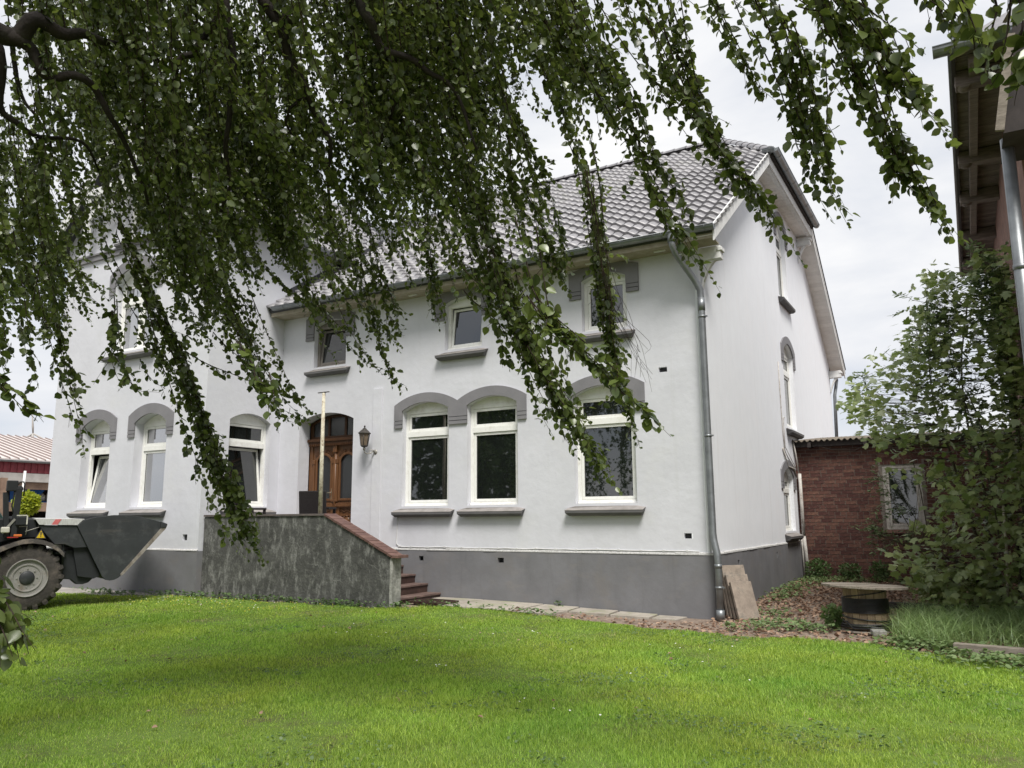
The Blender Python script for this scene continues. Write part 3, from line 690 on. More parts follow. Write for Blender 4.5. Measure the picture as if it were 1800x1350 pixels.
fm_.sort(key=lambda mt: (mt.translation-CAM).length + (4 if mt.translation.x < -5.2 else 0))
for mt in fm_[:300]: link('roof_tile', TM, roof, mt)
joined(fm_[300:], 'roof_tile_field', roof)
# hip and ridge tiles
def ridge_run(p, q, n, r_=0.115, par=None, lift=0.02):
    p,q = Vector(p),Vector(q); d = (q-p)/n; dn = d.normalized(); sd = dn.cross(Vector((0,0,1))).normalized(); up = sd.cross(dn)
    mb = MB(); k = 9; L_ = d.length
    V = []
    for (yy,rr) in ((-0.02,r_*1.06),(0.03,r_*1.06),(0.035,r_),(L_+0.02,r_*0.92)):
        for i in range(k):
            t = math.pi*(i/(k-1)); V.append((rr*math.cos(t)*1.05, yy, rr*math.sin(t)*0.9-0.01))
    F = [(a*k+i,a*k+i+1,(a+1)*k+i+1,(a+1)*k+i) for a in range(3) for i in range(k-1)]
    F.append(tuple(range(k)))
    me = mb.add(V,F,True).mesh('ridge_tile','tile')
    for i in range(n):
        mt = Matrix((sd,dn,up)).transposed().to_4x4(); mt.translation = p+d*i+Vector((0,0,lift)); link('ridge_tile',me,par,mt)
ridge_run((HIPX-0.08,HY0+0.1,HIPZ+0.04),(RIDX-0.02,RY,RZ+0.05),9,par=roof,lift=0.02)
ridge_run((HIPX-0.08,HY1-0.1,HIPZ+0.04),(RIDX-0.02,RY,RZ+0.05),9,par=roof,lift=0.02)
ridge_run((RIDX+0.1,RY,RZ+0.03),(-9.4,RY,RZ+0.03),24,par=roof,lift=0.02)
# gutters
def gutter(p, q, r_, name='gutter', par=house, mtx=H0, hooks=0):
    p,q = Vector(p),Vector(q); d = (q-p).normalized(); sd = d.cross(Vector((0,0,1))).normalized(); mb = MB(); k = 9; V = []
    for c in (p,q):
        for rr in (r_,r_-0.008):
            for i in range(k):
                t = math.pi+math.pi*i/(k-1); V.append(c+sd*(rr*math.cos(t))+Vector((0,0,rr*math.sin(t))))
    F = []
    for i in range(k-1):
        F += [(i,i+1,2*k+i+1,2*k+i),(k+i,3*k+i,3*k+i+1,k+i+1)]
    F += [tuple(range(k)),tuple(2*k+i for i in range(k)),(0,k,3*k,2*k),(k-1,2*k-1+0,4*k-1,3*k-1)]
    mb.add(V,F)
    mb.tube([p+sd*r_,q+sd*r_],0.011,6); mb.tube([p-sd*r_,q-sd*r_],0.008,5)
    Ln = (q-p).length
    for h in range(hooks):
        c = p+d*(0.35+h*(Ln-0.5)/max(1,hooks-1)); mb.tube([c+sd*(r_+.004)*math.cos(math.pi+math.pi*i/8)+Vector((0,0,(r_+.004)*math.sin(math.pi+math.pi*i/8))) for i in range(9)],0.006,4)
    return mb.build(name,'zinc',par,mtx)
gutter((-9.55,EY-0.05,EZ-0.035),(VX1+0.03,EY-0.05,EZ-0.035),0.078,hooks=14)
gutter((HIPX+0.06,HY0-0.15,HIPZ-0.02),(HIPX+0.06,HY1+0.05,HIPZ-0.02),0.085,hooks=7)
gutter((HIPX+0.06,HY0-0.15,HIPZ-0.02),(HIPX-0.20,HY0-0.15,HIPZ-0.02),0.085)
# eaves box along the front
mb = MB().box((-9.72,EY+0.08,6.135),(VX1-0.05,0.001,6.16)); mb.build('soffit','soffit',house,H0)
mb = MB().box((-9.72,EY+0.055,6.12),(VX1-0.02,EY+0.08,6.27)); mb.build('fascia','soffit',house,H0)
for x in (-7.9,-5.9,-3.9,-1.9,-0.6):
    MB().box((x-0.10,EY+0.25,6.115),(x+0.10,EY+0.30,6.134)).build('eave_vent','verge_white',house,H0)
# verge boards and gable soffits
def vz(y, off): return rz(y)-off
def strip(mb, y0, y1, x0, x1, o0, o1):
    mb.add([(x0,y0,vz(y0,o0)),(x1,y0,vz(y0,o0)),(x1,y1,vz(y1,o0)),(x0,y1,vz(y1,o0)),(x0,y0,vz(y0,o1)),(x1,y0,vz(y0,o1)),(x1,y1,vz(y1,o1)),(x0,y1,vz(y1,o1))],
           [(0,1,2,3),(7,6,5,4),(0,4,5,1),(1,5,6,2),(2,6,7,3),(3,7,4,0)])
mb = MB(); strip(mb,EY+0.02,HY0+0.05,VX1-0.025,VX1,-0.005,0.29); mb.build('bargeboard','verge_white',house,H0,bevel=0.004)
mb = MB(); strip(mb,HY1-0.05,2*RY-EY-0.02,VX1-0.025,VX1,0.0,0.26); mb.build('bargeboard','verge_white',house,H0,bevel=0.004)
mb = MB(); strip(mb,HY1-0.05,2*RY-EY-0.02,VX1,VX1+0.012,-0.012,0.10); mb.build('verge_trim','verge_white',house,H0)
for k in range(44):      # dark tile ends along the rear verge
    y = HY1+0.1+k*0.125
    if y < 2*RY-EY-0.1:
        mb = MB(); strip(mb,y,y+0.115,VX1+0.0,VX1+0.035,-0.075,-0.015); mb.build('verge_tile','flashing',roof,Matrix.Identity(4))
mb = MB().box((VX1-0.035,HY0,HIPZ-0.33),(VX1-0.005,HY1,HIPZ-0.12)); mb.build('fascia','verge_white',house,H0,bevel=0.004)
mb = MB().box((VX1-0.004,HY0,HIPZ-0.115),(HIPX-0.02,HY1,HIPZ-0.06)); mb.build('fascia','old_wood_dark',house,H0)
mb = MB().box((VX1-0.12,HY0+0.1,HIPZ-0.345),(VX1-0.036,HY1-0.1,HIPZ-0.30)); mb.build('fascia_moulding','verge_white',house,H0)
MB().box((0.0,HY0-0.3,HIPZ-0.27),(VX1-0.04,HY1+0.3,HIPZ-0.262)).build('soffit','trim_dark',house,H0)
y = HY0-0.2
while y < HY1+0.2:
    MB().box((0.002,y,HIPZ-0.285),(VX1-0.04,y+0.098,HIPZ-0.271)).build('soffit_board','soffit_white',house,H0); y += 0.105
y = HY1-0.2
mbb = MB(); strip(mbb,HY1-0.2,2*RY-EY-0.05,0.0,VX1-0.03,0.185,0.19); mbb.build('soffit','trim_dark',house,H0)
while y < 2*RY-EY-0.1:
    mb = MB(); strip(mb,y,y+0.122,0.002,VX1-0.03,0.19,0.205); mb.build('soffit_board','soffit_white',house,H0); y += 0.128
mb = MB(); strip(mb,EY+0.05,HY0+0.2,0.0,VX1-0.03,0.185,0.2); mb.build('soffit','soffit_white',house,H0)
# purlin heads with curved braces on the gable
for (y,z) in ((0.14,6.05),(HY1+0.02,HIPZ-0.44),(DEP-0.1,6.17)):
    mb = MB().box((0.0,y-0.085,z-0.13),(VX1-0.05,y+0.085,z+0.10)); mb.box((VX1-0.11,y-0.10,z+0.0),(VX1-0.02,y+0.10,z+0.07)); mb.build('purlin_head','verge_white',house,H0,bevel=0.01)
    pl = [(0.02+0.30*(i/7)**1.0, -0.62+0.50*math.sin(i/7*math.pi/2)**0.8) for i in range(8)]
    poly = [(a,b) for a,b in pl]+[(a+0.02,b-0.085) for a,b in pl[::-1]]
    mb = MB().prism([(a,b) for a,b in pl]+[(max(0.0,a-0.045*(0.3+i/7)),b+0.07) for i,(a,b) in list(enumerate(pl))[::-1]], lambda u,v,d: (u,y+d,z+v), -0.045, 0.045)
    mb.build('brace','verge_white',house,H0)
# rear downpipe stub seen below the back eave
mb = MB().tube([(0.16,DEP+0.35,6.05),(0.14,DEP+0.15,5.75),(0.10,DEP+0.08,5.5),(0.06,DEP+0.07,4.0)],0.055,10); mb.build('downpipe','zinc',house,H0)
# front downpipe
dp = [(-0.27,EY-0.05,6.25),(-0.27,EY-0.05,6.08),(-0.25,-0.44,5.96),(-0.02,-0.17,5.52),(0.045,-0.11,5.36),(0.05,-0.105,5.20),(0.055,-0.105,3.2),(0.06,-0.105,1.34),(0.075,-0.12,1.22),(0.125,-0.155,1.02),(0.135,-0.16,0.9),(0.135,-0.16,0.06)]
mb = MB().tube(dp,0.058,12).tube([(0.135,-0.16,0.16),(0.135,-0.16,0.02)],0.068,12).tube([(0.049,-0.105,5.22),(0.05,-0.105,5.0)],0.062,12)
mb.tube([(-0.27,EY-0.05,6.26),(-0.27,EY-0.05,6.13)],0.075,12).tube([(0.135,-0.16,0.86),(0.135,-0.16,0.80)],0.063,12)
dpo = mb.build('downpipe','zinc',house,H0)
mb = MB()
for x,y,z in ((0.053,-0.105,4.9),(0.058,-0.105,2.9),(0.135,-0.16,0.50)):
    mb.tube([(x,y,z-0.018),(x,y,z+0.018)],0.066,12); mb.box((x-0.02,y,z-0.01),(x+0.02,0.0,z+0.01)); mb.box((x+0.06,y-0.012,z-0.012),(x+0.09,y+0.012,z+0.012))
mb.build('clamp','zinc',dpo)
# pale strip left of the downpipe and surface cable on the gable
mb = MB().box((-0.075,-0.012,1.02),(-0.03,-0.001,5.4)); mb.build('corner_strip','plaster_gable_lit',house,H0)
mb = MB().tube([(0.015,6.2,5.2),(0.015,6.2,4.4),(0.015,6.22,3.6),(0.02,6.3,3.1),(0.03,6.6,2.95),(0.03,7.3,2.75),(0.03,7.45,2.6)],0.012,5).tube([(0.015,6.55,3.9),(0.015,6.4,3.9),(0.015,6.4,3.2),(0.05,6.8,2.95),(0.06,7.4,2.7)],0.009,5)
mb.tube([(0.02,6.1,3.15),(0.03,6.5,2.75),(0.05,7.1,2.72),(0.05,7.45,2.5)],0.02,6); mb.build('cable','pipe_white',house,H0)

# ---------------------------------------------------------------- wing roof and timber gable
mb = MB(); wy0 = WY-0.42; ovx = 0.38
for s in (1,-1):
    ex = WRX+s*(WX1-WRX+ovx); ez = WEZ-ovx*WSL+0.10
    slab(mb,[(ex,wy0,ez),(ex,6.0,ez),(WRX,6.0,WEZ+(WX1-WRX)*WSL+0.10),(WRX,wy0,WEZ+(WX1-WRX)*WSL+0.10)],(s*WSL,0,1),0.10)
wroof = mb.build('roof','flashing',house,H0,label='steep roof of the projecting wing')
wt = tile_field((WX1+ovx,wy0,WEZ-ovx*WSL+0.14),(0,1,0),(-WSL,0,WSL),28,13,lambda p: p.x > WRX+0.05)
jo = joined(wt,'roof_tile_field',wroof)
gutter((WX1+ovx+0.05,wy0,WEZ-ovx+0.06),(WX1+ovx+0.05,2.6,WEZ-ovx+0.06),0.07)
mb = MB().box((WX1+0.001,wy0+.1,WEZ-0.21),(WX1+ovx-0.05,2.6,WEZ-0.19)); mb.build('soffit','soffit',house,H0)
mb = MB()
for s in (1,-1):
    a = Vector((WRX+s*(WX1-WRX+ovx),wy0+0.02,WEZ-ovx-0.02)); b = Vector((WRX,wy0+0.02,WEZ+(WX1-WRX)*WSL-0.02)); mb.beam(a,b,0.05,0.24,up=(0,1,0) if False else (0,0,1))
mb.build('bargeboard','verge_white',house,H0)
mb = MB().box((WRX-1.75,wy0+0.03,9.15),(WRX+1.75,wy0+0.13,9.33)).box((WRX-0.08,wy0+0.03,9.0),(WRX+0.08,wy0+0.13,10.9))
for s in (1,-1):
    mb.box((WRX+s*1.45-0.08,wy0+0.035,8.2),(WRX+s*1.45+0.08,wy0+0.125,9.6)); mb.beam((WRX+s*1.45,wy0+0.08,8.6),(WRX+s*0.3,wy0+0.08,9.2),0.07,0.12)
    mb.beam((WRX+s*0.6,wy0+0.08,9.3),(WRX+s*0.05,wy0+0.08,10.2),0.07,0.1)
mb.build('gable_truss','verge_white',house,H0)
mb = MB().box((WX0-0.02,WY-0.06,7.70),(WX1+0.02,WY-0.001,7.82)).box((WX0-0.02,WY-0.09,7.82),(WX1+0.02,WY-0.001,7.86)); mb.build('cornice_band','trim',house,H0)
# lead flashing where the wing meets the main roof
mb = MB(); 
for k in range(8):
    y = 0.1+k*0.42; mb.add([(WX1+0.02,y,rz(y)+0.03),(WX1+0.02,y+0.41,rz(y+0.41)+0.03),(WX1+0.02,y+0.41,rz(y+0.41)+0.20),(WX1+0.02,y,rz(y)+0.20),(WX1+0.20,y,rz(y)+0.045),(WX1+0.20,y+0.41,rz(y+0.41)+0.045)],[(0,1,2,3),(0,1,5,4)])
mb.build('flashing','flashing',house,H0)
# ================================================================== ENTRANCE STAIRCASE
st = empty('entrance_staircase', (-7,-1.9,0.1)); SI = Matrix.Translation((7,1.9,-0.1))
tag(st, 'entrance steps behind a stained dark concrete parapet with red brick coping', 'staircase')
PY0, PY1 = -1.95, -1.70
MB().prism([(-9.72,-0.2),(-9.72,1.655),(-6.50,1.655),(-4.985,0.955),(-4.985,-0.2)], uvw, PY0, PY1).build('parapet_wall','concrete',st,SI,bevel=0.012)
MB().box((-4.984,PY0-0.004,-0.2),(-4.93,PY1+0.004,0.935)).build('parapet_end','concrete_light',st,SI,bevel=0.01)
x = -9.72
while x < -6.52:
    e = min(-6.50,x+0.30); MB().box((x+0.002,PY0-0.025,1.657),(e-0.002,PY1+0.025,1.695)).build('coping_slab','coping_grey',st,SI,bevel=0.004); x = e
sl_d = Vector((-4.93+6.50,0,0.935-1.655)); n_ = 15; sl_u = sl_d.normalized(); sl_n = Vector((-sl_u.z,0,sl_u.x))
Lt = sl_d.length/n_
cme = MB().box((0.003,PY0-0.03,0.002),(Lt-0.003,PY1+0.03,0.045)).mesh('coping_tile','coping')
for i in range(n_):
    p = Vector((-6.50,0,1.655))+sl_u*(i*Lt); mt = Matrix((sl_u,Vector((0,1,0)),sl_n)).transposed().to_4x4(); mt.translation = p+Vector((0,0,0.003))+sl_n*rnd.uniform(-0.001,0.003)
    link('coping_tile',cme,st,SI@mt,bevel=0.004)
MB().box((-4.945,PY0-0.03,0.935),(-4.80,PY1+0.03,0.985)).build('coping_tile','coping',st,SI,bevel=0.005)
zt = [0.20+0.165*i for i in range(7)]; xe = [-5.28-0.30*i for i in range(7)]
for i in range(7):
    xb = xe[i]-0.34 if i < 6 else -9.72
    nt_ = 6 if i < 6 else 1
    wy = (0.0-0.032-PY1)/nt_
    for k in range(nt_):
        y0 = PY1+k*wy
        MB().box((xb,y0+0.001,zt[i]-0.035),(xe[i]+0.02,y0+wy-0.001,zt[i]+rnd.uniform(-.001,.001))).build('tread','step',st,SI,bevel=0.005)
        MB().box((xe[i]-0.03,y0+0.002,(zt[i-1] if i else -0.1)-0.001),(xe[i],y0+wy-0.002,zt[i]-0.037)).build('riser','step_riser',st,SI)
    MB().box((-9.70,PY1+0.001,-0.1),(xe[i]-0.031,-0.033,zt[i]-0.037)).build('step_core','concrete',st,SI) if i in (0,6) else None

post = MB().tube([(-6.72,-1.83,1.70),(-6.725,-1.83,2.6),(-6.73,-1.83,3.95)],[0.040,0.037,0.031],10).build('flagpole_stump','post_paint')
tag(post,'weathered cream metal post standing on the parapet in front of the door','post')
MB().box((-6.87,-1.845,3.95),(-6.60,-1.815,3.965)).lathe([(0.02,3.93),(0.035,3.95),(0.01,3.97)],(-6.73,-1.83,0),'Z',10).build('cap','lantern_metal',post)

def chair(loc, rz_, lab):
    t = empty('wicker_chair',loc,rz_); tag(t,lab,'chair','dark wicker chairs on the landing')
    MB().box((-0.27,-0.27,0.36),(0.27,0.25,0.43)).build('seat','wicker',t,bevel=0.015)
    mb = MB().rbox(Matrix.Translation((0,0.25,0.40))@Matrix.Rotation(R(-8),4,'X'),(-0.27,0,0),(0.27,0.05,0.56)); mb.build('backrest','wicker',t,bevel=0.012)
    for s in (-1,1):
        MB().box((s*0.27-0.03,-0.27,0.60),(s*0.27+0.03,0.24,0.64)).build('armrest','wicker',t,bevel=0.01)
        for yy in (-0.24,0.22): MB().box((s*0.26-0.022,yy-0.022,0.0),(s*0.26+0.022,yy+0.022,0.60 if yy<0 else 0.40)).build('leg','wicker',t)
chair((-7.62,-0.95,1.192),R(205),'dark wicker chair on the landing right before the door')
chair((-9.28,-1.25,1.192),R(165),'dark wicker chair on the landing under the tilted side window')

# wall lantern
lan = empty('wall_lantern',(-6.95,-0.25,3.2)); tag(lan,'old fashioned metal wall lantern with brown glass beside the front door','lantern')
LI = Matrix.Translation((6.95,0.25,-3.2)); cx,cy = -7.07,-0.24
MB().lathe([(0.06,3.06),(0.072,3.075),(0.075,3.09)],(cx,cy,0),'Z',6,False).lathe([(0.135,3.33),(0.14,3.345),(0.06,3.42),(0.045,3.425),(0.045,3.44),(0.018,3.45),(0.014,3.47),(0.024,3.485),(0.004,3.51)],(cx,cy,0),'Z',6,False).build('cap','lantern_metal',lan,LI)
MB().lathe([(0.068,3.09),(0.105,3.335)],(cx,cy,0),'Z',6,False).build('glass','lantern_glass',lan,LI)
mb = MB()
for k in range(6):
    t = k*math.pi/3; mb.tube([(cx+0.074*math.cos(t),cy+0.074*math.sin(t),3.08),(cx+0.112*math.cos(t),cy+0.112*math.sin(t),3.34)],0.007,5)
mb.build('ribs','lantern_metal',lan,LI)
mb = MB().lathe([(0.022,2.99),(0.03,3.02),(0.022,3.06)],(cx,cy,0),'Z',8)
mb.tube([(cx,cy,3.0),(cx,cy+0.01,2.955),(cx+0.02,cy+0.05,2.925),(cx+0.06,cy+0.11,2.93),(cx+0.10,cy+0.17,2.98),(cx+0.12,cy+0.235,2.96)],0.014,7)
mb.tube([(cx+0.08+0.045*math.cos(a*0.5)*(1-a/22),cy+0.13+0.04*math.cos(a*0.5)*(1-a/22),2.97+0.045*math.sin(a*0.5)*(1-a/22)) for a in range(16)],0.009,6)
mb.lathe([(0.004,0.19),(0.05,0.2),(0.06,0.235)],(cx+0.125,cy,2.965),'Y',10); mb.build('arm','lantern_arm',lan,LI)

# ================================================================== PATH
path = empty('garden_path',(-3,-0.5,0)); tag(path,'worn stone slabs laid along the grey plinth','path',kind='structure')
def flag(poly, th=0.03, mat='paving', par=path):
    zb = max(gzf(a,b) for a,b in poly)
    c = Vector((-path.location.x,-path.location.y,0))
    mb = MB().prism(poly, lambda u,v,d: (u,v,gzf(u,v)*0.6+zb*0.4+d-0.002), -0.03, th); return mb.build('paving_slab',mat,par,Matrix.Translation(c),bevel=0.006)
flag([(-5.27,-0.04),(-4.3,-0.04),(-4.35,-1.25),(-5.0,-1.2),(-5.27,-0.9)],0.022)
flag([(-4.28,-0.04),(-3.05,-0.04),(-3.05,-1.15),(-4.32,-1.22)],0.02)
flag([(-3.02,-0.05),(-2.35,-0.05),(-2.30,-0.62),(-2.98,-0.70)],0.028); flag([(-2.97,-0.73),(-2.32,-0.66),(-2.4,-1.12),(-2.95,-1.15)],0.02)
flag([(-2.32,-0.05),(-1.62,-0.06),(-1.58,-0.58),(-2.27,-0.62)],0.026)
flag([(-1.58,-0.06),(-0.92,-0.08),(-0.90,-0.55),(-1.55,-0.57)],0.024); flag([(-0.88,-0.1),(-0.42,-0.1),(-0.45,-0.5),(-0.86,-0.53)],0.018)
mat_ = MB(); mat_.box((-5.05,-1.50,0),(-4.30,-0.85,0.025))
grate = empty('foot_grate',(-4.75,-1.0,0.13)); grate.rotation_euler = (0,0,R(-8)); tag(grate,'flat dark metal foot scraper grate at the bottom step','grate')
mb = MB(); bars(mb,-0.36,0.36,-0.28,0.28,0,0.03,0.03)
mb.v = [(a,c,b) for a,b,c in mb.v]; mb.build('frame','step_riser',grate)
for k in range(12): MB().box((-0.33,-0.245+k*0.041,0.006),(0.33,-0.232+k*0.041,0.026)).build('slat','step_riser',grate)
MB().box((-0.34,-0.26,0.0),(0.34,0.26,0.004)).build('tray','step_riser',grate)

# ================================================================== BRICK OUTBUILDING
shed = empty('brick_outbuilding',(3,7.6,0.1)); SH = Matrix.Translation((-3,-7.6,-0.1))
tag(shed,'low red brick outbuilding with mossy corrugated roof attached to the gable','outbuilding')
SY, SX1, SZ = 7.6, 8.0, 3.30
wn = [(1.93,1.28),(1.93,2.76),(2.74,2.76),(2.74,1.28)]
MB().prism([(0.0,-0.2),(0.0,SZ),(SX1,SZ),(SX1,-0.2)], uvw, SY, SY+0.25, holes=[wn]).build('wall','mortar',shed,SH)
MB().box((SX1-0.25,SY+0.25,-0.2),(SX1,13,SZ)).box((0,12.8,-0.2),(SX1-.25,13,SZ)).build('wall','brick_old',shed,SH)
MB().box((1.0,SY+0.8,0.2),(4.0,SY+0.85,3.0)).build('dark_backing','barn_inside',shed,SH)  # added dark sheet standing in for the unlit shed interior
CH = 0.0833; cands = []
for c in range(int((SZ-0.12)/CH)):
    z = 0.12+c*CH; off = (0.0,0.18,0.06,0.12)[c%4]; x = 0.01-off
    while x < SX1:
        ln = 0.115 if (c%4==2 and rnd.random()<0.75) or rnd.random()<0.10 else 0.24
        a,b = max(x,0.005),min(x+ln,SX1); x += ln+0.012
        if b-a < 0.03: continue
        if b > 1.85 and a < 2.82 and z+0.07 > 1.20 and z < 2.84:
            if a < 1.86 and b > 1.86: b = 1.855
            elif b > 2.81 and a < 2.81: a = 2.815
            else: continue
        if b-a > 0.03: cands.append((a,b,z))
def bkey(q): 
    return (q[0] > 1.95)*10 + (q[2] < 0.35)*2 + (q[2] > 3.1)*4 + q[0]*0.3
cands.sort(key=bkey)
BM = {}
def brick_mesh(l):
    k = round(l,3)
    if k not in BM: BM[k] = MB().box((0,-0.009,0),(k,0.02,0.071)).mesh('brick','brick')
    return BM[k]
for a,b,z in cands[:300]:
    link('brick',brick_mesh(b-a),shed,SH@Matrix.Translation((a,SY+rnd.uniform(-0.003,0.002),z))@Matrix.Rotation(R(rnd.uniform(-0.4,0.4)),4,'Y'))
mb = MB()
for a,b,z in cands[300:]:
    if a < 5.5: dz = rnd.uniform(-0.003,0.002); mb.box((a,SY-0.009+dz,z),(b,SY+0.02,z+0.071))
o = mb.build('brick_field','brick',shed,SH); o['kind'] = 'stuff'
# soldier course over the window
for k in range(11): MB().box((1.90+k*0.080,SY-0.008,2.775),(1.97+k*0.080,SY+0.02,2.99)).build('brick','brick',shed,SH)
# shed window
mb = MB(); bars(mb,1.93,2.74,1.28,2.76,SY+0.02,SY+0.09,0.075); mb.box((2.30,SY+0.015,1.355),(2.36,SY+0.09,2.685)) if False else None
sw = mb.build('window','frame_old',shed,SH,bevel=0.005,label='peeling white window half hidden by the maple')
mb = MB(); bars(mb,2.01,2.66,1.36,2.68,SY+0.03,SY+0.08,0.05); mb.build('sash','frame_old',sw,bevel=0.004)
MB().box((2.05,SY+0.05,1.40),(2.62,SY+0.058,2.64)).build('pane','glass',sw)
MB().box((1.88,SY-0.06,1.20),(2.79,SY+0.05,1.275)).build('sill','brick_old',sw)
# corrugated roof
mb = MB(); ux = np.arange(-0.02,SX1+0.3,0.022); ry = [SY-0.28,SY+0.6,SY+1.5,SY+2.6,SY+4.5]; 
V = []; 
for yy in ry:
    for xx in ux: V.append((xx,yy,3.40+(yy-(SY-0.28))*0.10+0.024*math.sin(2*math.pi*xx/0.13)))
nx = len(ux); F = [(j*nx+i,j*nx+i+1,(j+1)*nx+i+1,(j+1)*nx+i) for j in range(len(ry)-1) for i in range(nx-1)]
n0 = len(V); V += [(a,b,c-0.014) for a,b,c in V]; F += [tuple(k+n0 for k in f[::-1]) for f in F]
F += [(i,i+1,n0+i+1,n0+i) for i in range(nx-1)]
mb.add(V,F,True).build('roof','fibre_roof',shed,SH)
MB().box((0.02,SY-0.20,3.26),(SX1,SY-0.001,3.395)).build('wall_plate','old_wood_dark',shed,SH)
for k in range(5): MB().box((0.35+k*1.25,SY-0.26,3.24),(0.43+k*1.25,SY+0.3,3.36)).build('rafter','old_wood_dark',shed,SH)
mb = MB().tube([(0.5,SY-0.1,3.3),(0.9,SY-0.06,3.17),(1.4,SY-0.06,3.14),(1.7,SY-0.1,3.28)],0.012,5).tube([(1.7,SY-0.1,3.28),(2.0,SY-0.06,3.16),(2.6,SY-0.06,3.13)],0.012,5); mb.build('cable','old_wood',shed,SH)
pp = MB().tube([(0.10,SY-0.10,2.62),(0.105,SY-0.10,1.1)],0.04,10).build('drainpipe','pipe_white',shed,SH)
MB().tube([(0.105,SY-0.10,1.12),(0.13,SY-0.12,0.75),(0.16,SY-0.13,0.12)],0.042,10).tube([(0.05,SY-0.09,1.15),(0.06,SY-0.12,0.8),(0.07,SY-0.14,0.15)],0.022,8).build('pipe_foot','pipe_white',pp)
MB().tube([(0.02,SY-0.25,3.45),(0.06,SY-0.2,3.1),(0.09,SY-0.1,2.62)],0.018,6).build('pipe_head','pipe_white',pp)

# ================================================================== BROWN BRICK BUILDING ON THE RIGHT
bb = empty('brown_barn',(8,3,0)); BI = Matrix.Translation((-8,-3,0))
tag(bb,'tall weathered brick barn at the right edge with dark boarded eaves','barn')
BX, BY0, BY1, BZ = 4.58, -1.95, 7.4, 7.22
MB().box((BX,BY0,-0.2),(14,BY1,BZ+0.3)).build('wall','brick_old',bb,BI)
OX = 3.98
MB().add([(OX-0.02,BY0-0.35,BZ+0.14),(15,BY0-0.35,BZ+0.14),(15,BY1+1.2,BZ+0.14),(OX-0.02,BY1+1.2,BZ+0.14),(9,BY0+2.0,BZ+3.4),(9,BY1-1.0,BZ+3.4)],
         [(0,1,4),(1,2,5,4),(2,3,5),(3,0,4,5),(0,3,2,1)]).build('roof','tile',bb,BI)
y = BY0-0.3
while y < BY1+1.1:
    MB().box((OX+0.02,y,BZ+0.05+rnd.uniform(0,0.006)),(BX+0.05,y+0.118,BZ+0.075)).build('soffit_board','old_wood',bb,BI); y += 0.124
for k,yy in enumerate((-1.70,0.95,2.75,5.0,7.0)):
    MB().box((OX+0.0,yy-0.09,BZ-0.17),(BX,yy+0.09,BZ+0.04)).lathe([(0.10,-0.085),(0.11,0),(0.10,0.085)],(OX+0.10,yy,BZ-0.10),'Y',10).build('outrigger','old_wood',bb,BI,bevel=0.01)
MB().box((OX+0.16,BY0-0.2,BZ-0.08),(OX+0.27,BY1+1.0,BZ+0.045)).build('purlin','old_wood',bb,BI,bevel=0.008)
MB().box((OX-0.03,BY0-0.3,BZ-0.02),(OX+0.015,BY1+1.15,BZ+0.13)).build('fascia','old_wood_dark',bb,BI)
MB().box((OX-0.06,BY0-0.3,BZ+0.05),(OX-0.032,BY1+1.15,BZ+0.15)).build('verge_trim','zinc',bb,BI)
gutter((OX-0.22,BY0-0.40,BZ+0.10),(9.0,BY0-0.40,BZ+0.14),0.10,par=bb,mtx=BI,hooks=4)
# small pent roof with pale board and the downpipe at the corner
q0 = Vector((4.33,-2.9,5.86)); q1 = Vector((4.54,-2.9,6.98))
MB().beam(q0,q1,0.09,0.05,up=(0,1,0)).build('bargeboard','grey_wood',bb,BI)
MB().add([(q0.x+0.03,-2.88,5.83),(q1.x+0.03,-2.88,7.1),(6.0,-2.88,7.1),(6.0,-2.88,5.83),(q0.x+0.03,BY0-0.01,5.83),(q1.x+0.03,BY0-0.01,7.1),(6.0,BY0-0.01,7.1),(6.0,BY0-0.01,5.83)],
         [(0,1,2,3),(4,7,6,5),(0,4,5,1),(1,5,6,2),(2,6,7,3),(3,7,4,0)]).build('oriel','old_wood_dark',bb,BI)
MB().tube([(4.42,-2.4,5.95),(4.40,-2.4,3.0),(4.40,-2.4,0.0)],0.07,12).tube([(4.41,-2.4,4.42),(4.41,-2.4,4.36)],0.078,12).build('downpipe','zinc',bb,BI)

# ================================================================== LEFT BACKGROUND
barn = empty('open_barn',(-36,12,0.1)); BA = Matrix.Translation((36,-12,-0.1))
tag(barn,'long open barn with pale ribbed metal roof and dark red fascia behind the loader','barn')
bx = -36.0; y0,y1 = -6.0,40.0
MB().add([(bx+0.4,y0,4.52),(bx+0.4,y1,4.52),(bx-6.5,y1,6.3),(bx-6.5,y0,6.3),(bx+0.4,y0,4.44),(bx+0.4,y1,4.44),(bx-6.5,y1,6.22),(bx-6.5,y0,6.22)],[(0,1,2,3),(7,6,5,4),(0,4,5,1),(2,6,7,3)]).build('roof','barn_roof',barn,BA)
for k in range(30):
    yy = 4.0+k*0.42; MB().add([(bx+0.42,yy-0.03,4.53),(bx+0.42,yy+0.03,4.53),(bx-6.5,yy+0.03,6.32),(bx-6.5,yy-0.03,6.32),(bx+0.42,yy,4.58),(bx-6.5,yy,6.37)],[(0,4,5,3),(4,1,2,5),(0,1,4)]).build('roof_rib','barn_rib',barn,BA)
mb = MB()
for k in range(90):
    yy = 2.0+k*0.16; mb.box((bx+0.2+(k%2)*0.03,yy,3.88),(bx+0.26+(k%2)*0.03,yy+0.158,4.44))
mb.build('fascia','barn_red',barn,BA)
gutter((bx+0.46,y0,4.44),(bx+0.46,y1,4.44),0.09,par=barn,mtx=BA)
MB().box((bx+0.15,y0,3.45),(bx+0.30,y1,3.86)).build('beam','barn_grey',barn,BA)
MB().box((bx+0.05,y0,3.10),(bx+0.12,y1,3.44)).build('beam','barn_wood',barn,BA)
MB().box((bx+0.1,y0,2.05),(bx+0.22,y1,2.48)).build('rail','barn_wood',barn,BA)
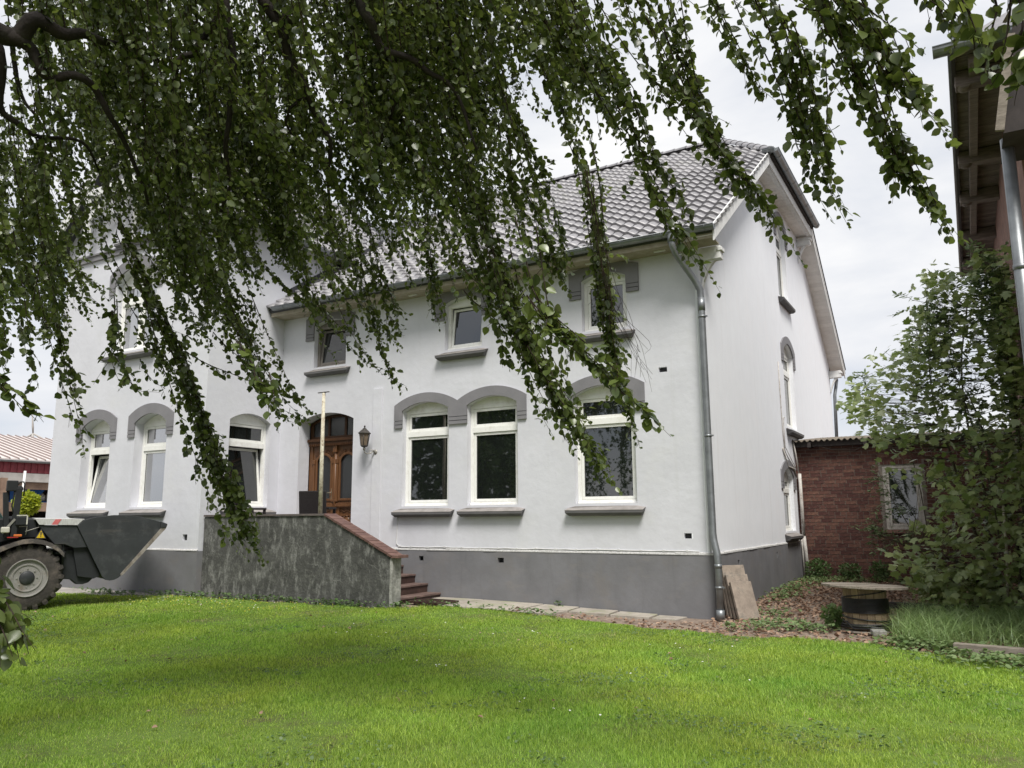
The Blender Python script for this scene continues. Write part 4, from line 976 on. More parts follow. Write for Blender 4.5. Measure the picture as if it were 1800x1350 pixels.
for yy in (3.0,7.6,12.2): MB().box((bx+0.3,yy-0.13,0.1),(bx+0.5,yy+0.13,3.6)).build('post','barn_wood',barn,BA)
MB().tube([(bx+0.62,8.35,1.2),(bx+0.62,8.42,3.95)],0.06,8).build('downpipe','white_paint',barn,BA)
MB().box((bx-6.4,y0,0.0),(bx-6.2,y1,6.0)).box((bx-6.2,y0,0),(bx,y0+0.2,4.4)).build('wall','barn_inside',barn,BA)
mb = MB().add([(bx-0.6,5.2,2.5),(bx-0.6,6.6,2.5),(bx-0.7,6.9,3.15),(bx-0.7,5.2,3.15)],[(0,1,2,3)]).box((bx-1.9,5.0,2.40),(bx-0.55,6.7,2.52)); tp = mb.build('blue_tarp','tarp_blue'); tag(tp,'blue tarp hanging in the barn left of the white barn pipe','tarp','blue tarps in the open barn')
mb = MB().add([(bx-0.6,8.5,2.5),(bx-0.6,9.6,2.5),(bx-0.7,10.2,3.12),(bx-0.7,8.5,3.12)],[(0,1,2,3)]).box((bx-1.9,8.4,2.42),(bx-0.55,12.2,2.54)); tp = mb.build('blue_tarp','tarp_blue'); tag(tp,'blue tarp hanging in the barn right of the white barn pipe','tarp','blue tarps in the open barn')
for k in range(5):
    mb = MB(); yy = 9.7+k*0.42; mb.lathe([(0.05,2.56),(0.2,2.6),(0.22,2.8),(0.12,2.95),(0.02,3.0)],(bx-0.9,yy,0),'Z',8); o = mb.build('equipment_drum','lamp_glass' if k in (1,2) else 'machine_dark')
    tag(o,('leftmost','second','third','fourth','rightmost')[k]+' small drum on the barn shelf right of the blue tarps','drum','drums on the barn shelf')
for k in range(7):
    yy = 7.8+k*0.62; mb = MB().box((bx+0.9,yy,0.12),(bx+1.6,yy+0.52,0.9+0.3*(k%3))); mb.lathe([(0.2,0.9),(0.26,1.1),(0.15,1.35+0.2*(k%2)),(0.02,1.4+0.2*(k%2))],(bx+1.2,yy+0.25,0),'Z',8); o = mb.build('sack','barn_wood' if k%2 else 'barn_grey',bevel=0.05)
    tag(o,('leftmost','second from left','third from left','middle','third from right','second from right','rightmost')[k]+' sack on the yard before the open barn','sack','sacks before the open barn')
MB().box((bx+0.2,y0,0.1),(bx+0.3,y1,1.5)).build('low_wall','barn_inside',barn,BA)
wt_ = empty('wind_turbine',tuple(at(55,800,700))); tag(wt_,'tiny distant wind turbine above the barn roof','wind turbine')
wp = at(58,762,700); base = Vector((wp.x-0.0,wp.y,0)); TI = Matrix.Translation(-Vector(wt_.location))
MB().tube([(wp.x,wp.y,0),(wp.x,wp.y,wp.z)],[1.5,0.8],8).build('tower','barn_grey',wt_,TI)
for a in (92,212,332):
    v = _r2*math.cos(R(a))+_u2*math.sin(R(a)); MB().tube([tuple(wp),tuple(wp+v*5),tuple(wp+v*19)],[0.5,0.8,0.2],5).build('blade','barn_grey',wt_,TI)

# ================================================================== WHEEL LOADER
wl = empty('wheel_loader',(-10.33,-5.0,0.06),math.atan2(0.94,0.34))
tag(wl,'dark wheel loader at the left edge nosing towards the wing with its bucket half raised','loader')
# local: x forward, y towards its far side, z up (z measured from the world zero)
WI = Matrix.Translation((0,0,-0.06))
k_ = 0.935
def q(s, z): return (s*k_, 1.6+(z-1.6)*k_)
BW = 1.68
side_p = [q(*p) for p in ((0.74,1.505),(0.86,1.61),(1.06,1.665),(1.36,1.70),(1.60,1.70),(1.85,1.67),(2.10,1.61),(2.28,1.55),(2.36,1.515),(2.33,1.42),(1.60,0.57),(1.54,0.505),(1.46,0.465),(1.38,0.455),(1.30,0.475),(1.24,0.54))]
for yy in (0.0,BW-0.03): MB().prism(side_p, uvw, yy, yy+0.03).build('bucket_side','bucket',wl,WI,bevel=0.006)
prof = [q(*p) for p in ((0.86,1.60),(0.76,1.50),(1.26,0.56),(1.31,0.49),(1.38,0.465),(1.46,0.475),(1.53,0.515),(2.33,1.44))]
mb = MB()
for i in range(len(prof)-1):
    (a,b),(c,d) = prof[i],prof[i+1]; mb.add([(a,0.03,b),(c,0.03,d),(c,BW-0.03,d),(a,BW-0.03,b)],[(0,1,2,3)])
mb.build('bucket_shell','bucket',wl,WI)
MB().prism([q(*p) for p in ((0.09,1.525),(0.745,1.505),(0.985,1.10),(0.72,1.09),(0.56,1.16),(0.40,1.16))], uvw, 0.04, BW-0.04).build('bucket_back','bucket',wl,WI,bevel=0.01)
MB().prism([q(*p) for p in ((0.04,1.635),(0.85,1.625),(0.745,1.515),(0.11,1.530))], uvw, 0.012, 0.034).build('bucket_lip','bucket_lip',wl,WI)
MB().prism([q(*p) for p in ((0.37,1.625),(0.47,1.625),(0.41,1.525),(0.31,1.525))], uvw, 0.006, 0.0115).build('red_mark','red_mark',wl,WI)
(a,z0),(b,z1) = q(0.04,1.64),q(0.86,1.63)
MB().add([(a,0.03,z0),(b,0.03,z1),(b,BW,z1+0.02),(a,BW,z0+0.02),(a,0.03,z0-0.02),(b,0.03,z1-0.02),(b,BW,z1),(a,BW,z0)],[(0,1,2,3),(7,6,5,4),(0,4,5,1),(2,6,7,3),(1,5,6,2),(3,7,4,0)]).build('bucket_top','bucket_lip',wl,WI)
MB().prism([q(*p) for p in ((2.31,1.50),(2.385,1.515),(2.35,1.425),(1.63,0.575),(1.575,0.535),(1.56,0.57))], uvw, -0.015, BW+0.015).build('cutting_edge','bucket_edge',wl,WI)
MB().prism([q(*p) for p in ((2.24,1.575),(2.37,1.525),(2.36,1.45),(2.25,1.44))], uvw, -0.03, 0.04).build('corner_guard','bucket',wl,WI,bevel=0.01)
MB().prism([q(*p) for p in ((0.72,1.10),(0.985,1.10),(1.24,0.55),(1.12,0.50),(0.84,0.55))], uvw, 0.10, BW-0.10).build('bucket_rear_plate','machine_dark',wl,WI,bevel=0.01)
MB().prism([q(*p) for p in ((0.55,1.05),(0.80,1.05),(1.14,0.52),(1.05,0.43),(0.95,0.40),(0.84,0.41),(0.74,0.50),(0.58,0.52))], uvw, 0.16, 0.30).build('coupler','machine_dark',wl,WI,bevel=0.012)
MB().prism([q(*p) for p in ((0.20,0.55),(0.74,0.50),(0.80,0.9),(0.55,1.05),(0.2,1.0))], uvw, 0.35, BW-0.35).build('quick_hitch','machine_dark',wl,WI,bevel=0.02)
rp_ = [q(*p) for p in ((0.56,0.75),(0.555,1.14),(0.53,1.20),(0.66,1.20),(0.70,1.17),(0.71,1.10))]
MB().tube([(a,0.10,b) for a,b in rp_],0.022,8).tube([(q(0.42,1.0)[0],0.10,q(0.42,1.0)[1]),(q(0.60,1.0)[0],0.10,q(0.6,1.0)[1])],0.025,8).build('guard_rail','machine_dark',wl,WI)
MB().beam((q(0.6,0.8)[0],0.75,0.8),(-1.6,0.75,1.5),0.14,0.30).build('lift_arm','machine_dark',wl,WI,bevel=0.02)
MB().prism([q(*p) for p in ((-1.5,0.7),(0.15,0.7),(0.38,0.9),(0.25,1.62),(-0.1,1.68),(-1.5,1.70))], uvw, 0.40, BW-0.35).build('front_frame','machine_dark',wl,WI,bevel=0.03)
WR = 0.565; WC = 0.640
def wheel(cx, yo):
    wd = 0.42; f = WR/0.635
    w_ = MB().lathe([(r_*f,h) for r_,h in ((0.345,0.0),(0.40,0.008),(0.52,-0.006),(0.585,0.03),(0.606,0.09),(0.61,wd/2),(0.606,wd-0.09),(0.585,wd-0.03),(0.50,wd),(0.345,wd))],(0,0,0),'Y',40,caps=False).build('wheel','tyre',wl,WI@Matrix.Translation((cx,yo,WC)))
    lug = MB().add([(-0.042,0.0,0.0),(0.042,0.0,0.0),(0.042+0.09,0.22,0.0),(-0.042+0.09,0.22,0.0),(-0.028,0.010,0.044),(0.028,0.010,0.044),(0.028+0.085,0.21,0.044),(-0.028+0.085,0.21,0.044),(-0.038,-0.006,-0.075),(0.038,-0.006,-0.075)],
            [(4,5,6,7),(0,1,5,4),(1,2,6,5),(2,3,7,6),(3,0,4,7),(8,9,1,0),(0,3,2,1),(8,0,4),(9,5,1)])
    lm = lug.mesh('lug','tyre')
    for k in range(20):
        a = 2*math.pi*k/20
        link('lug',lm,w_,Matrix.Rotation(a,4,'Y')@Matrix.Translation((0,0.002,WR-0.046)),0.008)
        link('lug',lm,w_,Matrix.Rotation(a+math.pi/20,4,'Y')@Matrix.Translation((0,wd-0.002,WR-0.046))@Matrix.Rotation(math.pi,4,'Z'),0.008)
    MB().lathe([(r_*f,h) for r_,h in ((0.335,0.03),(0.358,0.0),(0.350,-0.012),(0.335,-0.008),(0.325,0.05),(0.305,0.055),(0.300,0.115),(0.270,0.12),(0.265,0.03),(0.255,0.015),(0.235,0.018),(0.225,0.045),(0.150,0.050),(0.13,0.03),(0.005,0.03))],(0,0,0),'Y',40,smooth=False).build('rim','rim',w_)
    MB().lathe([(0.005,0.0),(0.095,0.002),(0.115,0.02),(0.12,0.06)],(0,0,0),'Y',24).build('hub','bucket',w_)
    for k in range(8):
        a = k*math.pi/4; MB().lathe([(0.002,0.018),(0.014,0.020),(0.014,0.045)],(0.15*math.cos(a),0,0.15*math.sin(a)),'Y',6,False).build('wheel_nut','lantern_arm',w_)
wheel(0.0,0.02); wheel(0.0,BW-0.44)
MB().tube([(0,0.3,WC),(0,BW-0.3,WC)],0.12,10).build('axle','machine_dark',wl,WI)
fp = [(0.66*math.cos(R(a)),WC+0.655*math.sin(R(a))) for a in (38,50,62,75,88,100,112)]+[(-0.42,1.17),(-0.62,1.02),(-0.85,0.86)]
MB().prism(fp+[(a,b-0.03) for a,b in fp[::-1]], uvw, -0.02, 0.46).prism(fp+[(a,b-0.075) for a,b in fp[::-1]], uvw, -0.045, -0.02).build('fender','fender',wl,WI,bevel=0.01)
MB().prism([q(*p) for p in ((-1.6,0.9),(-0.2,1.28),(0.16,1.30),(0.10,1.64),(-0.22,1.66),(-1.6,1.6))], uvw, 0.14, 0.9).build('body','machine_dark',wl,WI,bevel=0.03)
MB().prism([q(*p) for p in ((-1.8,1.05),(-0.42,1.15),(-0.40,1.62),(-0.55,1.85),(-1.8,1.9))], uvw, 0.2, 1.3).build('cab','machine_green',wl,WI,bevel=0.04)
MB().beam((-0.36,0.06,1.33),(-0.43,0.06,2.08),0.075,0.075,up=(0,1,0)).build('cab_post','machine_dark',wl,WI)
MB().beam((-0.27,0.02,1.33),(-0.24,0.02,2.16),0.09,0.10,up=(0,1,0)).build('lift_post','machine_dark',wl,WI,bevel=0.01)
MB().tube([(-0.27,0.0,1.62),(-0.33,0.0,1.85),(-0.30,0.0,2.16),(-0.24,0.0,2.26),(-0.19,0.0,2.26),(-0.17,0.0,2.22),(-0.17,0.0,2.02)],0.012,8).tube([(-0.27,0.0,1.75),(-0.24,0,1.62),(-0.17,0,1.52)],0.014,6).build('guard_rail','machine_dark',wl,WI)
MB().box((-0.43,-0.03,2.10),(-0.27,0.08,2.28)).lathe([(0.05,-0.02),(0.06,0.0),(0.05,0.03)],(-0.24,0.0,2.14),'Y',12).build('mirror','machine_dark',wl,WI,bevel=0.02)
MB().box((-0.26,-0.06,1.52),(-0.10,0.04,1.68)).build('work_light','machine_dark',wl,WI,bevel=0.02)
MB().box((-0.105,-0.065,1.54),(-0.085,0.03,1.69)).box((-0.25,-0.055,1.683),(-0.10,0.03,1.70)).build('light_rim','lamp_glass',wl,WI)
MB().box((-0.46,-0.06,1.40),(-0.33,0.03,1.50)).build('head_light','lamp_glass',wl,WI,bevel=0.02)
MB().beam((-0.44,-0.03,1.40),(-0.27,-0.03,1.63),0.035,0.03,up=(0,1,0)).build('bracket','lantern_arm',wl,WI)
MB().box((-0.27,-0.07,1.335),(-0.15,0.02,1.375)).build('turn_signal','lamp_orange',wl,WI,bevel=0.01)
MB().box((-0.36,-0.065,1.315),(-0.20,0.02,1.333)).build('tail_light','lamp_red',wl,WI,bevel=0.005)
MB().tube([(-0.10,-0.02,1.42),(0.10,-0.02,1.49)],0.008,6).tube([(-0.2,-0.02,1.50),(-0.08,-0.02,1.51),(-0.09,-0.02,1.36)],0.008,6).build('hose','lantern_arm',wl,WI)
ws_ = MB().prism([q(*p) for p in ((0.055,1.275),(0.235,1.275),(0.145,1.455))], uvw, -0.025, -0.015).build('warning_sign','trim_dark',wl,WI)
MB().prism([q(*p) for p in ((0.078,1.288),(0.212,1.288),(0.145,1.425))], uvw, -0.030, -0.0255).build('yellow_field','warn_yellow',ws_)
MB().prism([q(*p) for p in ((0.138,1.335),(0.132,1.392),(0.158,1.392),(0.152,1.335))], uvw, -0.035, -0.0305).lathe([(0.0075,-0.035),(0.0075,-0.0305)],(q(0.145,1.316)[0],0,q(0.145,1.316)[1]),'Y',10).build('exclamation_mark','trim_dark',ws_)

# ball shaped little tree behind the loader
bt = empty('topiary_tree',tuple(Vector((at(45,905,24).x,at(45,905,24).y,0.1)))); tag(bt,'small bright yellow green ball tree in front of the barn','tree')
bc = at(45,885,24); bl = Vector(bt.location)
MB().tube([(0,0,0),(0.02,0,bc.z-0.2)],[0.05,0.035],8).build('trunk','bark',bt)

# ================================================================== THINGS BY THE GABLE
sp = empty('cable_reel',(2.26,-0.42,0.02)); tag(sp,'wooden cable reel standing upright like a small table on the bare soil','cable reel')
drum = []
for k in range(18):
    a0,a1 = 2*math.pi*k/18+0.012, 2*math.pi*(k+1)/18-0.012
    mb = MB().prism([(0.285*math.cos(a0),0.285*math.sin(a0)),(0.285*math.cos(a1),0.285*math.sin(a1)),(0.25*math.cos(a1),0.25*math.sin(a1)),(0.25*math.cos(a0),0.25*math.sin(a0))],lambda u,v,d:(u,v,d),0.03,0.585); mb.build('stave','drum_wood',sp)
tilt_m = Matrix.Translation((0,0,0.585))@Matrix.Rotation(R(1.4),4,'Y')@Matrix.Rotation(R(-1.6),4,'X')
for k in range(8):
    x0,x1 = -0.56+k*0.14,-0.56+(k+1)*0.14-0.006
    def yy(x): return math.sqrt(max(0.0,0.562**2-x*x))
    poly = [(x0,-yy(x0)),(x1,-yy(x1)),(x1,yy(x1)),(x0,yy(x0))] if 0<k<7 else ([(x0,-0.02),(x0+.06,-yy(x0+.06)),(x1,-yy(x1)),(x1,yy(x1)),(x0+.06,yy(x0+.06)),(x0,0.02)] if k==0 else [(x0,-yy(x0)),(x1-.06,-yy(x1-.06)),(x1,-0.02),(x1,0.02),(x1-.06,yy(x1-.06)),(x0,yy(x0))])
    MB().prism(poly,lambda u,v,d:(v,u,d),0.0,0.032+rnd.uniform(-0.004,0.004)).build('plank','grey_wood',sp,tilt_m@Matrix.Rotation(R(62),4,'Z'),bevel=0.004)
MB().lathe([(0.33,0.0),(0.33,0.03),(0.26,0.035)],(0,0,-0.02),'Z',28).build('bottom_flange','grey_wood',sp)
cb = MB(); cc = []
for k in range(12*24):
    a = 2*math.pi*k/24; cc.append((0.300*math.cos(a),0.300*math.sin(a),0.245+0.20*k/(12*24)))
cb.tube(cc,0.0088,5)
cb.tube([(0.297*math.cos(R(a)),0.297*math.sin(R(a)),0.45+0.11*(a-200)/150) for a in range(200,351,10)],0.008,5)
cb.tube([(0.297*math.cos(R(a)),0.297*math.sin(R(a)),0.20-0.06*(a-180)/180) for a in range(180,361,10)],0.010,5)
cc = [((0.315+0.02*math.sin(k*0.9))*math.cos(2*math.pi*k/22),(0.315+0.02*math.sin(k*0.9))*math.sin(2*math.pi*k/22),0.05+0.08*(k%37)/37) for k in range(22*4)]
cb.tube(cc,0.012,5); cbo = cb.build('black_cable','black_rubber',None,Matrix.Translation((2.26,-0.42,0.02)))
tag(cbo,'black cable wound in tight turns round the wooden reel','cable')
o = MB().box((-0.09,-0.06,0),(0.09,0.06,0.07)).build('concrete_block','concrete_light',None,Matrix.Translation((2.45,-0.86,0.02))@Matrix.Rotation(R(25),4,'Z')@Matrix.Rotation(R(8),4,'X'),bevel=0.01); tag(o,'small pale block lying at the foot of the cable reel','block')

labs = ['thin stone slab leaning on the gable, hidden behind the others','tall worn stone slab leaning second from the gable wall','stone slab leaning third from the gable wall','short front stone slab of the leaning stack by the downpipe']
for k,(x0,y0,ln,wd,a) in enumerate(((0.24,0.40,0.66,0.46,13),(0.30,0.32,0.84,0.42,16),(0.37,0.24,0.70,0.40,18),(0.45,0.14,0.60,0.38,20))):
    mt = Matrix.Translation((x0+0.05,y0,0.0))@Matrix.Rotation(R(-42),4,'Z')@Matrix.Rotation(R(-a),4,'Y')
    o = MB().box((-0.028,-wd/2,0),(0.028,wd/2,ln)).build('stone_slab','stone_slab',None,mt,bevel=0.006); tag(o,labs[k],'slab','stone slabs leaning by the downpipe')

pl = MB().tube([(4.02,1.9,0.1),(4.09,1.9,1.0),(4.12,1.9,1.98)],[0.022,0.020,0.018],8).build('garden_pole','post_paint'); tag(pl,'thin pale pole leaning among the tall grass at the right edge','pole')
MB().lathe([(0.004,0.99),(0.032,1.0),(0.032,1.03),(0.004,1.04)],(4.085,1.9,0),'Z',8).lathe([(0.004,1.94),(0.034,1.95),(0.034,1.99),(0.004,2.0)],(4.12,1.9,0),'Z',8).build('knob','white_paint',pl)
o = MB().box((-1.0,-0.06,0),(1.0,0.06,0.14)).build('timber_edging','grey_wood',None,Matrix.Translation((4.35,-2.15,0.0))@Matrix.Rotation(R(-8),4,'Z'),bevel=0.01); tag(o,'weathered timber beam edging the bed at the right edge','timber')
o = MB().box((-0.9,-0.05,0),(0.9,0.05,0.12)).build('timber_edging','old_wood_dark',None,Matrix.Translation((3.1,2.35,0.03))@Matrix.Rotation(R(-4),4,'Z'),bevel=0.01); tag(o,'dark timber beam lying behind the tall grass under the maple','timber')
# ================================================================== VEGETATION
def nrm(a): return a/np.maximum(np.linalg.norm(a,axis=-1,keepdims=True),1e-9)
def leaf_quads(P, D, N, S, W, fold=0.12, style=0):
    """simple folded leaf: 6 verts, two quads"""
    D = nrm(D); N = nrm(N - D*np.sum(N*D,1,keepdims=True)); Sd = np.cross(D,N); S = S[:,None]
    pts = [(0,0,0),(-W,0.30,fold*S[:,0].mean()*0+fold),(-W*0.85,0.68,fold),(0,1,-0.06),(W*0.85,0.68,fold),(W,0.30,fold)]
    V = np.stack([P + Sd*(a*S) + D*(b*S) + N*(c*S*0.5) for a,b,c in pts],1).reshape(-1,3)
    n = len(P); b = np.arange(n)[:,None]*6
    F = np.concatenate([b+np.array([[0,1,2,3]]), b+np.array([[0,3,4,5]])],0)
    return V, F
def leaf_round(P, D, N, S, W):
    """nearer leaf with rounder outline and curled blade: 11 verts, eight faces"""
    D = nrm(D); N = nrm(N - D*np.sum(N*D,1,keepdims=True)); Sd = np.cross(D,N); S = S[:,None]
    curl = rng.uniform(-0.25,0.15,(len(P),1))
    pts = [(0,0),(-.62,.14),(-1,.40),(-.80,.70),(-.34,.90),(0,1.04),(.34,.90),(.80,.70),(1,.40),(.62,.14),(0,.5)]
    V = np.stack([P + Sd*(a*W*S) + D*(b*S) + N*S*(0.10*abs(a)**1.3 + curl*(b-0.3)**2) for a,b in pts],1).reshape(-1,3)
    n = len(P); b = np.arange(n)[:,None]*11
    F4 = np.concatenate([b+np.array([q]) for q in ([0,1,2,10],[10,2,3,4],[10,6,7,8],[0,10,8,9])],0)
    F3 = np.concatenate([b+np.array([q]) for q in ([10,4,5],[10,5,6])],0)
    return V, F4, F3
def poly_leaf(P, D, N, S, outline):
    """flat leaf of any outline, fan of triangles from a centre"""
    D = nrm(D); N = nrm(N - D*np.sum(N*D,1,keepdims=True)); Sd = np.cross(D,N); S = S[:,None]; k = len(outline)
    cur = rng.uniform(-0.35,0.1,(len(P),1))
    V = [P + D*(0.42*S)] + [P + Sd*(a*S) + D*(b*S) + N*S*(cur*(a*a+(b-0.42)**2)) for a,b in outline]
    V = np.stack(V,1).reshape(-1,3); n = len(P); b = np.arange(n)[:,None]*(k+1)
    F = np.concatenate([b+np.array([[0,1+i,1+(i+1)%k]]) for i in range(k)],0)
    return V, F
def tubes_np(paths, rads, n=3):
    """many thin tubes at once: list of (k,3) arrays"""
    Vs, Fs, o = [], [], 0
    ang = 2*np.pi*np.arange(n)/n; ca, sa = np.cos(ang), np.sin(ang)
    for p, r_ in zip(paths, rads):
        k = len(p); d = np.gradient(p,axis=0); d = nrm(d); a = nrm(np.cross(d,np.array([0.3,0.2,1.0]))); b = np.cross(d,a)
        rr = np.linspace(r_[0],r_[1],k)[:,None,None]
        V = p[:,None,:] + rr*(a[:,None,:]*ca[None,:,None]+b[:,None,:]*sa[None,:,None]); Vs.append(V.reshape(-1,3))
        i, j = np.meshgrid(np.arange(k-1),np.arange(n),indexing='ij'); i = i.ravel(); j = j.ravel(); j2 = (j+1)%n
        Fs.append(np.stack([i*n+j,i*n+j2,(i+1)*n+j2,(i+1)*n+j],1)+o); o += k*n
    return np.concatenate(Vs), np.concatenate(Fs)
def spline(pts, n):
    """Catmull-Rom through pts (m,3) sampled at n points"""
    p = np.asarray(pts,float); p = np.vstack([2*p[0]-p[1],p,2*p[-1]-p[-2]]); m_ = len(p)-3
    t = np.linspace(0,m_-1e-6,n); i = t.astype(int); f = (t-i)[:,None]
    a,b,c,d = p[i],p[i+1],p[i+2],p[i+3]
    return 0.5*((2*b)+(-a+c)*f+(2*a-5*b+4*c-d)*f*f+(-a+3*b-3*c+d)*f**3)

# ---------------------------------------------------------------- weeping beech
TRUNK = np.array([-4.6,-13.9,0.0])
tree = empty('weeping_beech_tree',tuple(TRUNK)); tag(tree,'weeping beech whose dark leafy branches hang down across the upper half of the view','tree')
TI_ = Matrix.Translation(-Vector(TRUNK))
A3 = lambda px,py,d: np.array(at(px,py,d))
class Leaves:
    def __init__(s): s.P=[];s.D=[];s.N=[];s.S=[]
    def add(s,P,D,N,S): s.P.append(P);s.D.append(D);s.N.append(N);s.S.append(S)
    def cat(s): return np.concatenate(s.P),np.concatenate(s.D),np.concatenate(s.N),np.concatenate(s.S)
LFnear, LFfar, LFcr = Leaves(), Leaves(), Leaves(); TW_P, TW_R = [], []
UP = np.array([0,0,1.0])
def leafy(path, step, size, store, start=0.0, r0=0.004, twig=True, spread=0.8):
    """leaves set alternately along a twig path (k,3)"""
    seg = np.linalg.norm(np.diff(path,axis=0),axis=1); L_ = seg.sum()
    if L_ < 0.05: return
    n = max(3,int(L_*(1-start)/step)); s = (start+(1-start)*(np.arange(n)+rng.uniform(0,0.6,n))/n)*L_
    cum = np.concatenate([[0],np.cumsum(seg)]); P = np.stack([np.interp(s,cum,path[:,k]) for k in range(3)],1)
    T = nrm(np.stack([np.interp(s,cum,np.gradient(path[:,k])) for k in range(3)],1))
    sd = nrm(np.cross(T,UP)+rng.normal(0,0.45,(n,3)))*np.where(np.arange(n)%2==0,1,-1)[:,None]
    D = nrm(0.55*T+spread*sd+np.array([0,0,-0.35])+rng.normal(0,0.28,(n,3)))
    N = nrm(UP*0.7+rng.normal(0,0.55,(n,3))+0.35*np.cross(sd,T))
    sz = size*np.clip(rng.normal(0.95,0.24,n),0.4,1.5)*np.where(s/L_>0.9,0.7,1.0)
    store.add(P+rng.normal(0,0.006,(n,3)),D,N,sz)
    if twig: TW_P.append(path); TW_R.append((r0,0.0011))
def drape(pts, width, ns, leaf=0.066, store=None, step=0.030, tip=0.12, side=1.0, r0=0.005, start_rng=(0.0,0.35), end_rng=(0.62,1.0)):
    """a hanging bundle: pts = [(px,py,dist)...] gives its centre line; ns strands of random reach inside it"""
    base = np.array([A3(*p) for p in pts]); store = store if store is not None else LFnear
    dmid = np.mean([p[2] for p in pts]); wm = 1.35*width*dmid/FPX; leaf *= 0.86
    for k in range(ns):
        a = rng.uniform(*start_rng) if k else 0.0; b = rng.uniform(*end_rng) if k else 1.0
        full = spline(base, 60); i0, i1 = int(a*59), max(int(a*59)+8,int(b*59)); pth = full[i0:i1+1].copy()
        off = rng.normal(0,1,3); off2 = rng.normal(0,1,3); m_ = len(pth); t = np.linspace(0,1,m_)[:,None]
        taper = (1-(1-tip)*np.linspace(a,b,m_)**1.5)[:,None]
        pth += (off*(1-t)+off2*t)*wm*0.34*taper*(0.0 if k == 0 else 1.0)
        pth += np.sin(t*rng.uniform(3,8)+rng.uniform(0,6))*rng.normal(0,1,3)*wm*0.06
        leafy(pth, step, leaf, store, r0=r0)
        L_ = np.linalg.norm(np.diff(pth,axis=0),axis=1).sum()
        for q in range(int(L_*3.2*side)):      # short side twigs
            i = int(rng.uniform(0.05,0.92)*(m_-1)); d = nrm(pth[min(i+1,m_-1)]-pth[max(i-1,0)])
            dr = nrm(d*0.8+rng.normal(0,0.46,3)+np.array([0,0,-0.15])); l = rng.uniform(0.10,0.30)*(1-0.5*(i/m_))
            sub = pth[i]+dr*np.linspace(0,l,5)[:,None]+np.array([0,0,-0.10*l])*np.linspace(0,1,5)[:,None]**2
            leafy(sub, step, leaf*0.95, store, start=0.15, r0=0.0022)
# --- distinct hanging bundles, placed where the photograph shows them
N_, F_ = LFnear, LFfar
drape([(190,330,8.0),(260,500,7.8),(325,640,7.5),(362,760,7.4),(398,860,7.3),(430,935,7.3),(464,992,7.3)],36,17,0.066,F_,tip=0.5,start_rng=(0.0,0.6),end_rng=(0.75,1.0),side=1.3)
drape([(70,430,7.2),(95,560,7.0),(118,660,6.9),(140,745,6.8),(152,805,6.8)],34,5,0.062,F_,tip=0.5)
drape([(20,400,6.6),(40,520,6.5),(55,620,6.4),(70,680,6.4)],34,4,0.062,F_)
drape([(200,520,6.8),(205,610,6.7),(235,680,6.6),(280,690,6.6)],26,4,0.064,F_,tip=0.4)
drape([(255,520,7.5),(270,600,7.4),(300,660,7.3),(318,690,7.3)],30,4,0.062,F_,tip=0.4)
drape([(330,420,7.4),(400,560,7.2),(450,640,7.0),(500,700,6.9),(565,738,6.9)],80,11,0.062,F_,tip=0.3)
drape([(420,600,4.9),(452,660,4.8),(470,700,4.7),(475,735,4.7)],28,4,0.066,N_,tip=0.5,side=0.5)
drape([(560,300,8.4),(600,430,8.2),(650,560,8.0),(690,640,7.9),(705,690,7.9)],62,9,0.062,F_,tip=0.3)
drape([(620,320,8.2),(660,470,8.0),(690,560,7.9),(716,580,7.9)],56,7,0.062,F_,tip=0.3)
drape([(480,330,8.2),(530,460,8.0),(580,560,7.9),(640,630,7.8),(690,660,7.8)],60,8,0.062,F_,tip=0.3)
drape([(740,300,8.0),(750,420,7.8),(765,520,7.7),(772,580,7.7)],40,7,0.060,F_,tip=0.25)
drape([(700,300,8.2),(706,400,8.1),(718,470,8.0),(722,505,8.0)],34,4,0.060,F_,tip=0.25)
drape([(760,150,6.4),(830,330,6.1),(880,480,5.9),(935,620,5.7),(990,720,5.6),(1040,800,5.6),(1092,866,5.6)],54,18,0.062,N_,tip=0.36,start_rng=(0.0,0.5),end_rng=(0.66,1.0))
drape([(800,330,6.1),(860,500,5.9),(910,590,5.8),(950,650,5.7)],70,8,0.066,N_,tip=0.6)
drape([(900,380,4.6),(935,500,4.5),(965,555,4.45),(1020,612,4.4),(1080,670,4.35),(1130,715,4.3),(1180,768,4.3)],46,6,0.068,N_,tip=0.35,step=0.036)
drape([(1020,615,4.4),(1070,665,4.35),(1110,700,4.3),(1140,715,4.3)],40,4,0.068,N_,tip=0.7,side=0.6)
drape([(985,160,6.6),(1030,290,6.4),(1050,420,6.2),(1066,540,6.1),(1085,650,6.0),(1105,730,6.0),(1124,790,6.0)],34,11,0.060,N_,tip=0.30)
drape([(900,300,6.8),(955,400,6.6),(985,470,6.5),(1005,520,6.4)],48,8,0.062,N_,tip=0.3)
drape([(1000,-60,5.6),(1050,80,5.5),(1110,200,5.4),(1150,310,5.4),(1195,400,5.3),(1228,460,5.3),(1262,518,5.3)],52,10,0.062,N_,tip=0.30)
drape([(1080,-60,5.5),(1150,60,5.4),(1200,160,5.3),(1260,260,5.2),(1310,330,5.2),(1360,400,5.2),(1420,470,5.2)],50,10,0.062,N_,tip=0.25)
drape([(1150,-80,5.6),(1190,60,5.5),(1230,170,5.4),(1250,240,5.4)],44,6,0.062,N_,tip=0.3)
drape([(1210,-80,5.4),(1260,30,5.3),(1310,120,5.25),(1340,180,5.2)],40,5,0.062,N_,tip=0.3)
drape([(1300,-100,5.2),(1370,40,5.1),(1405,150,5.1),(1430,250,5.1),(1455,330,5.1),(1485,395,5.1)],56,13,0.062,N_,tip=0.35)
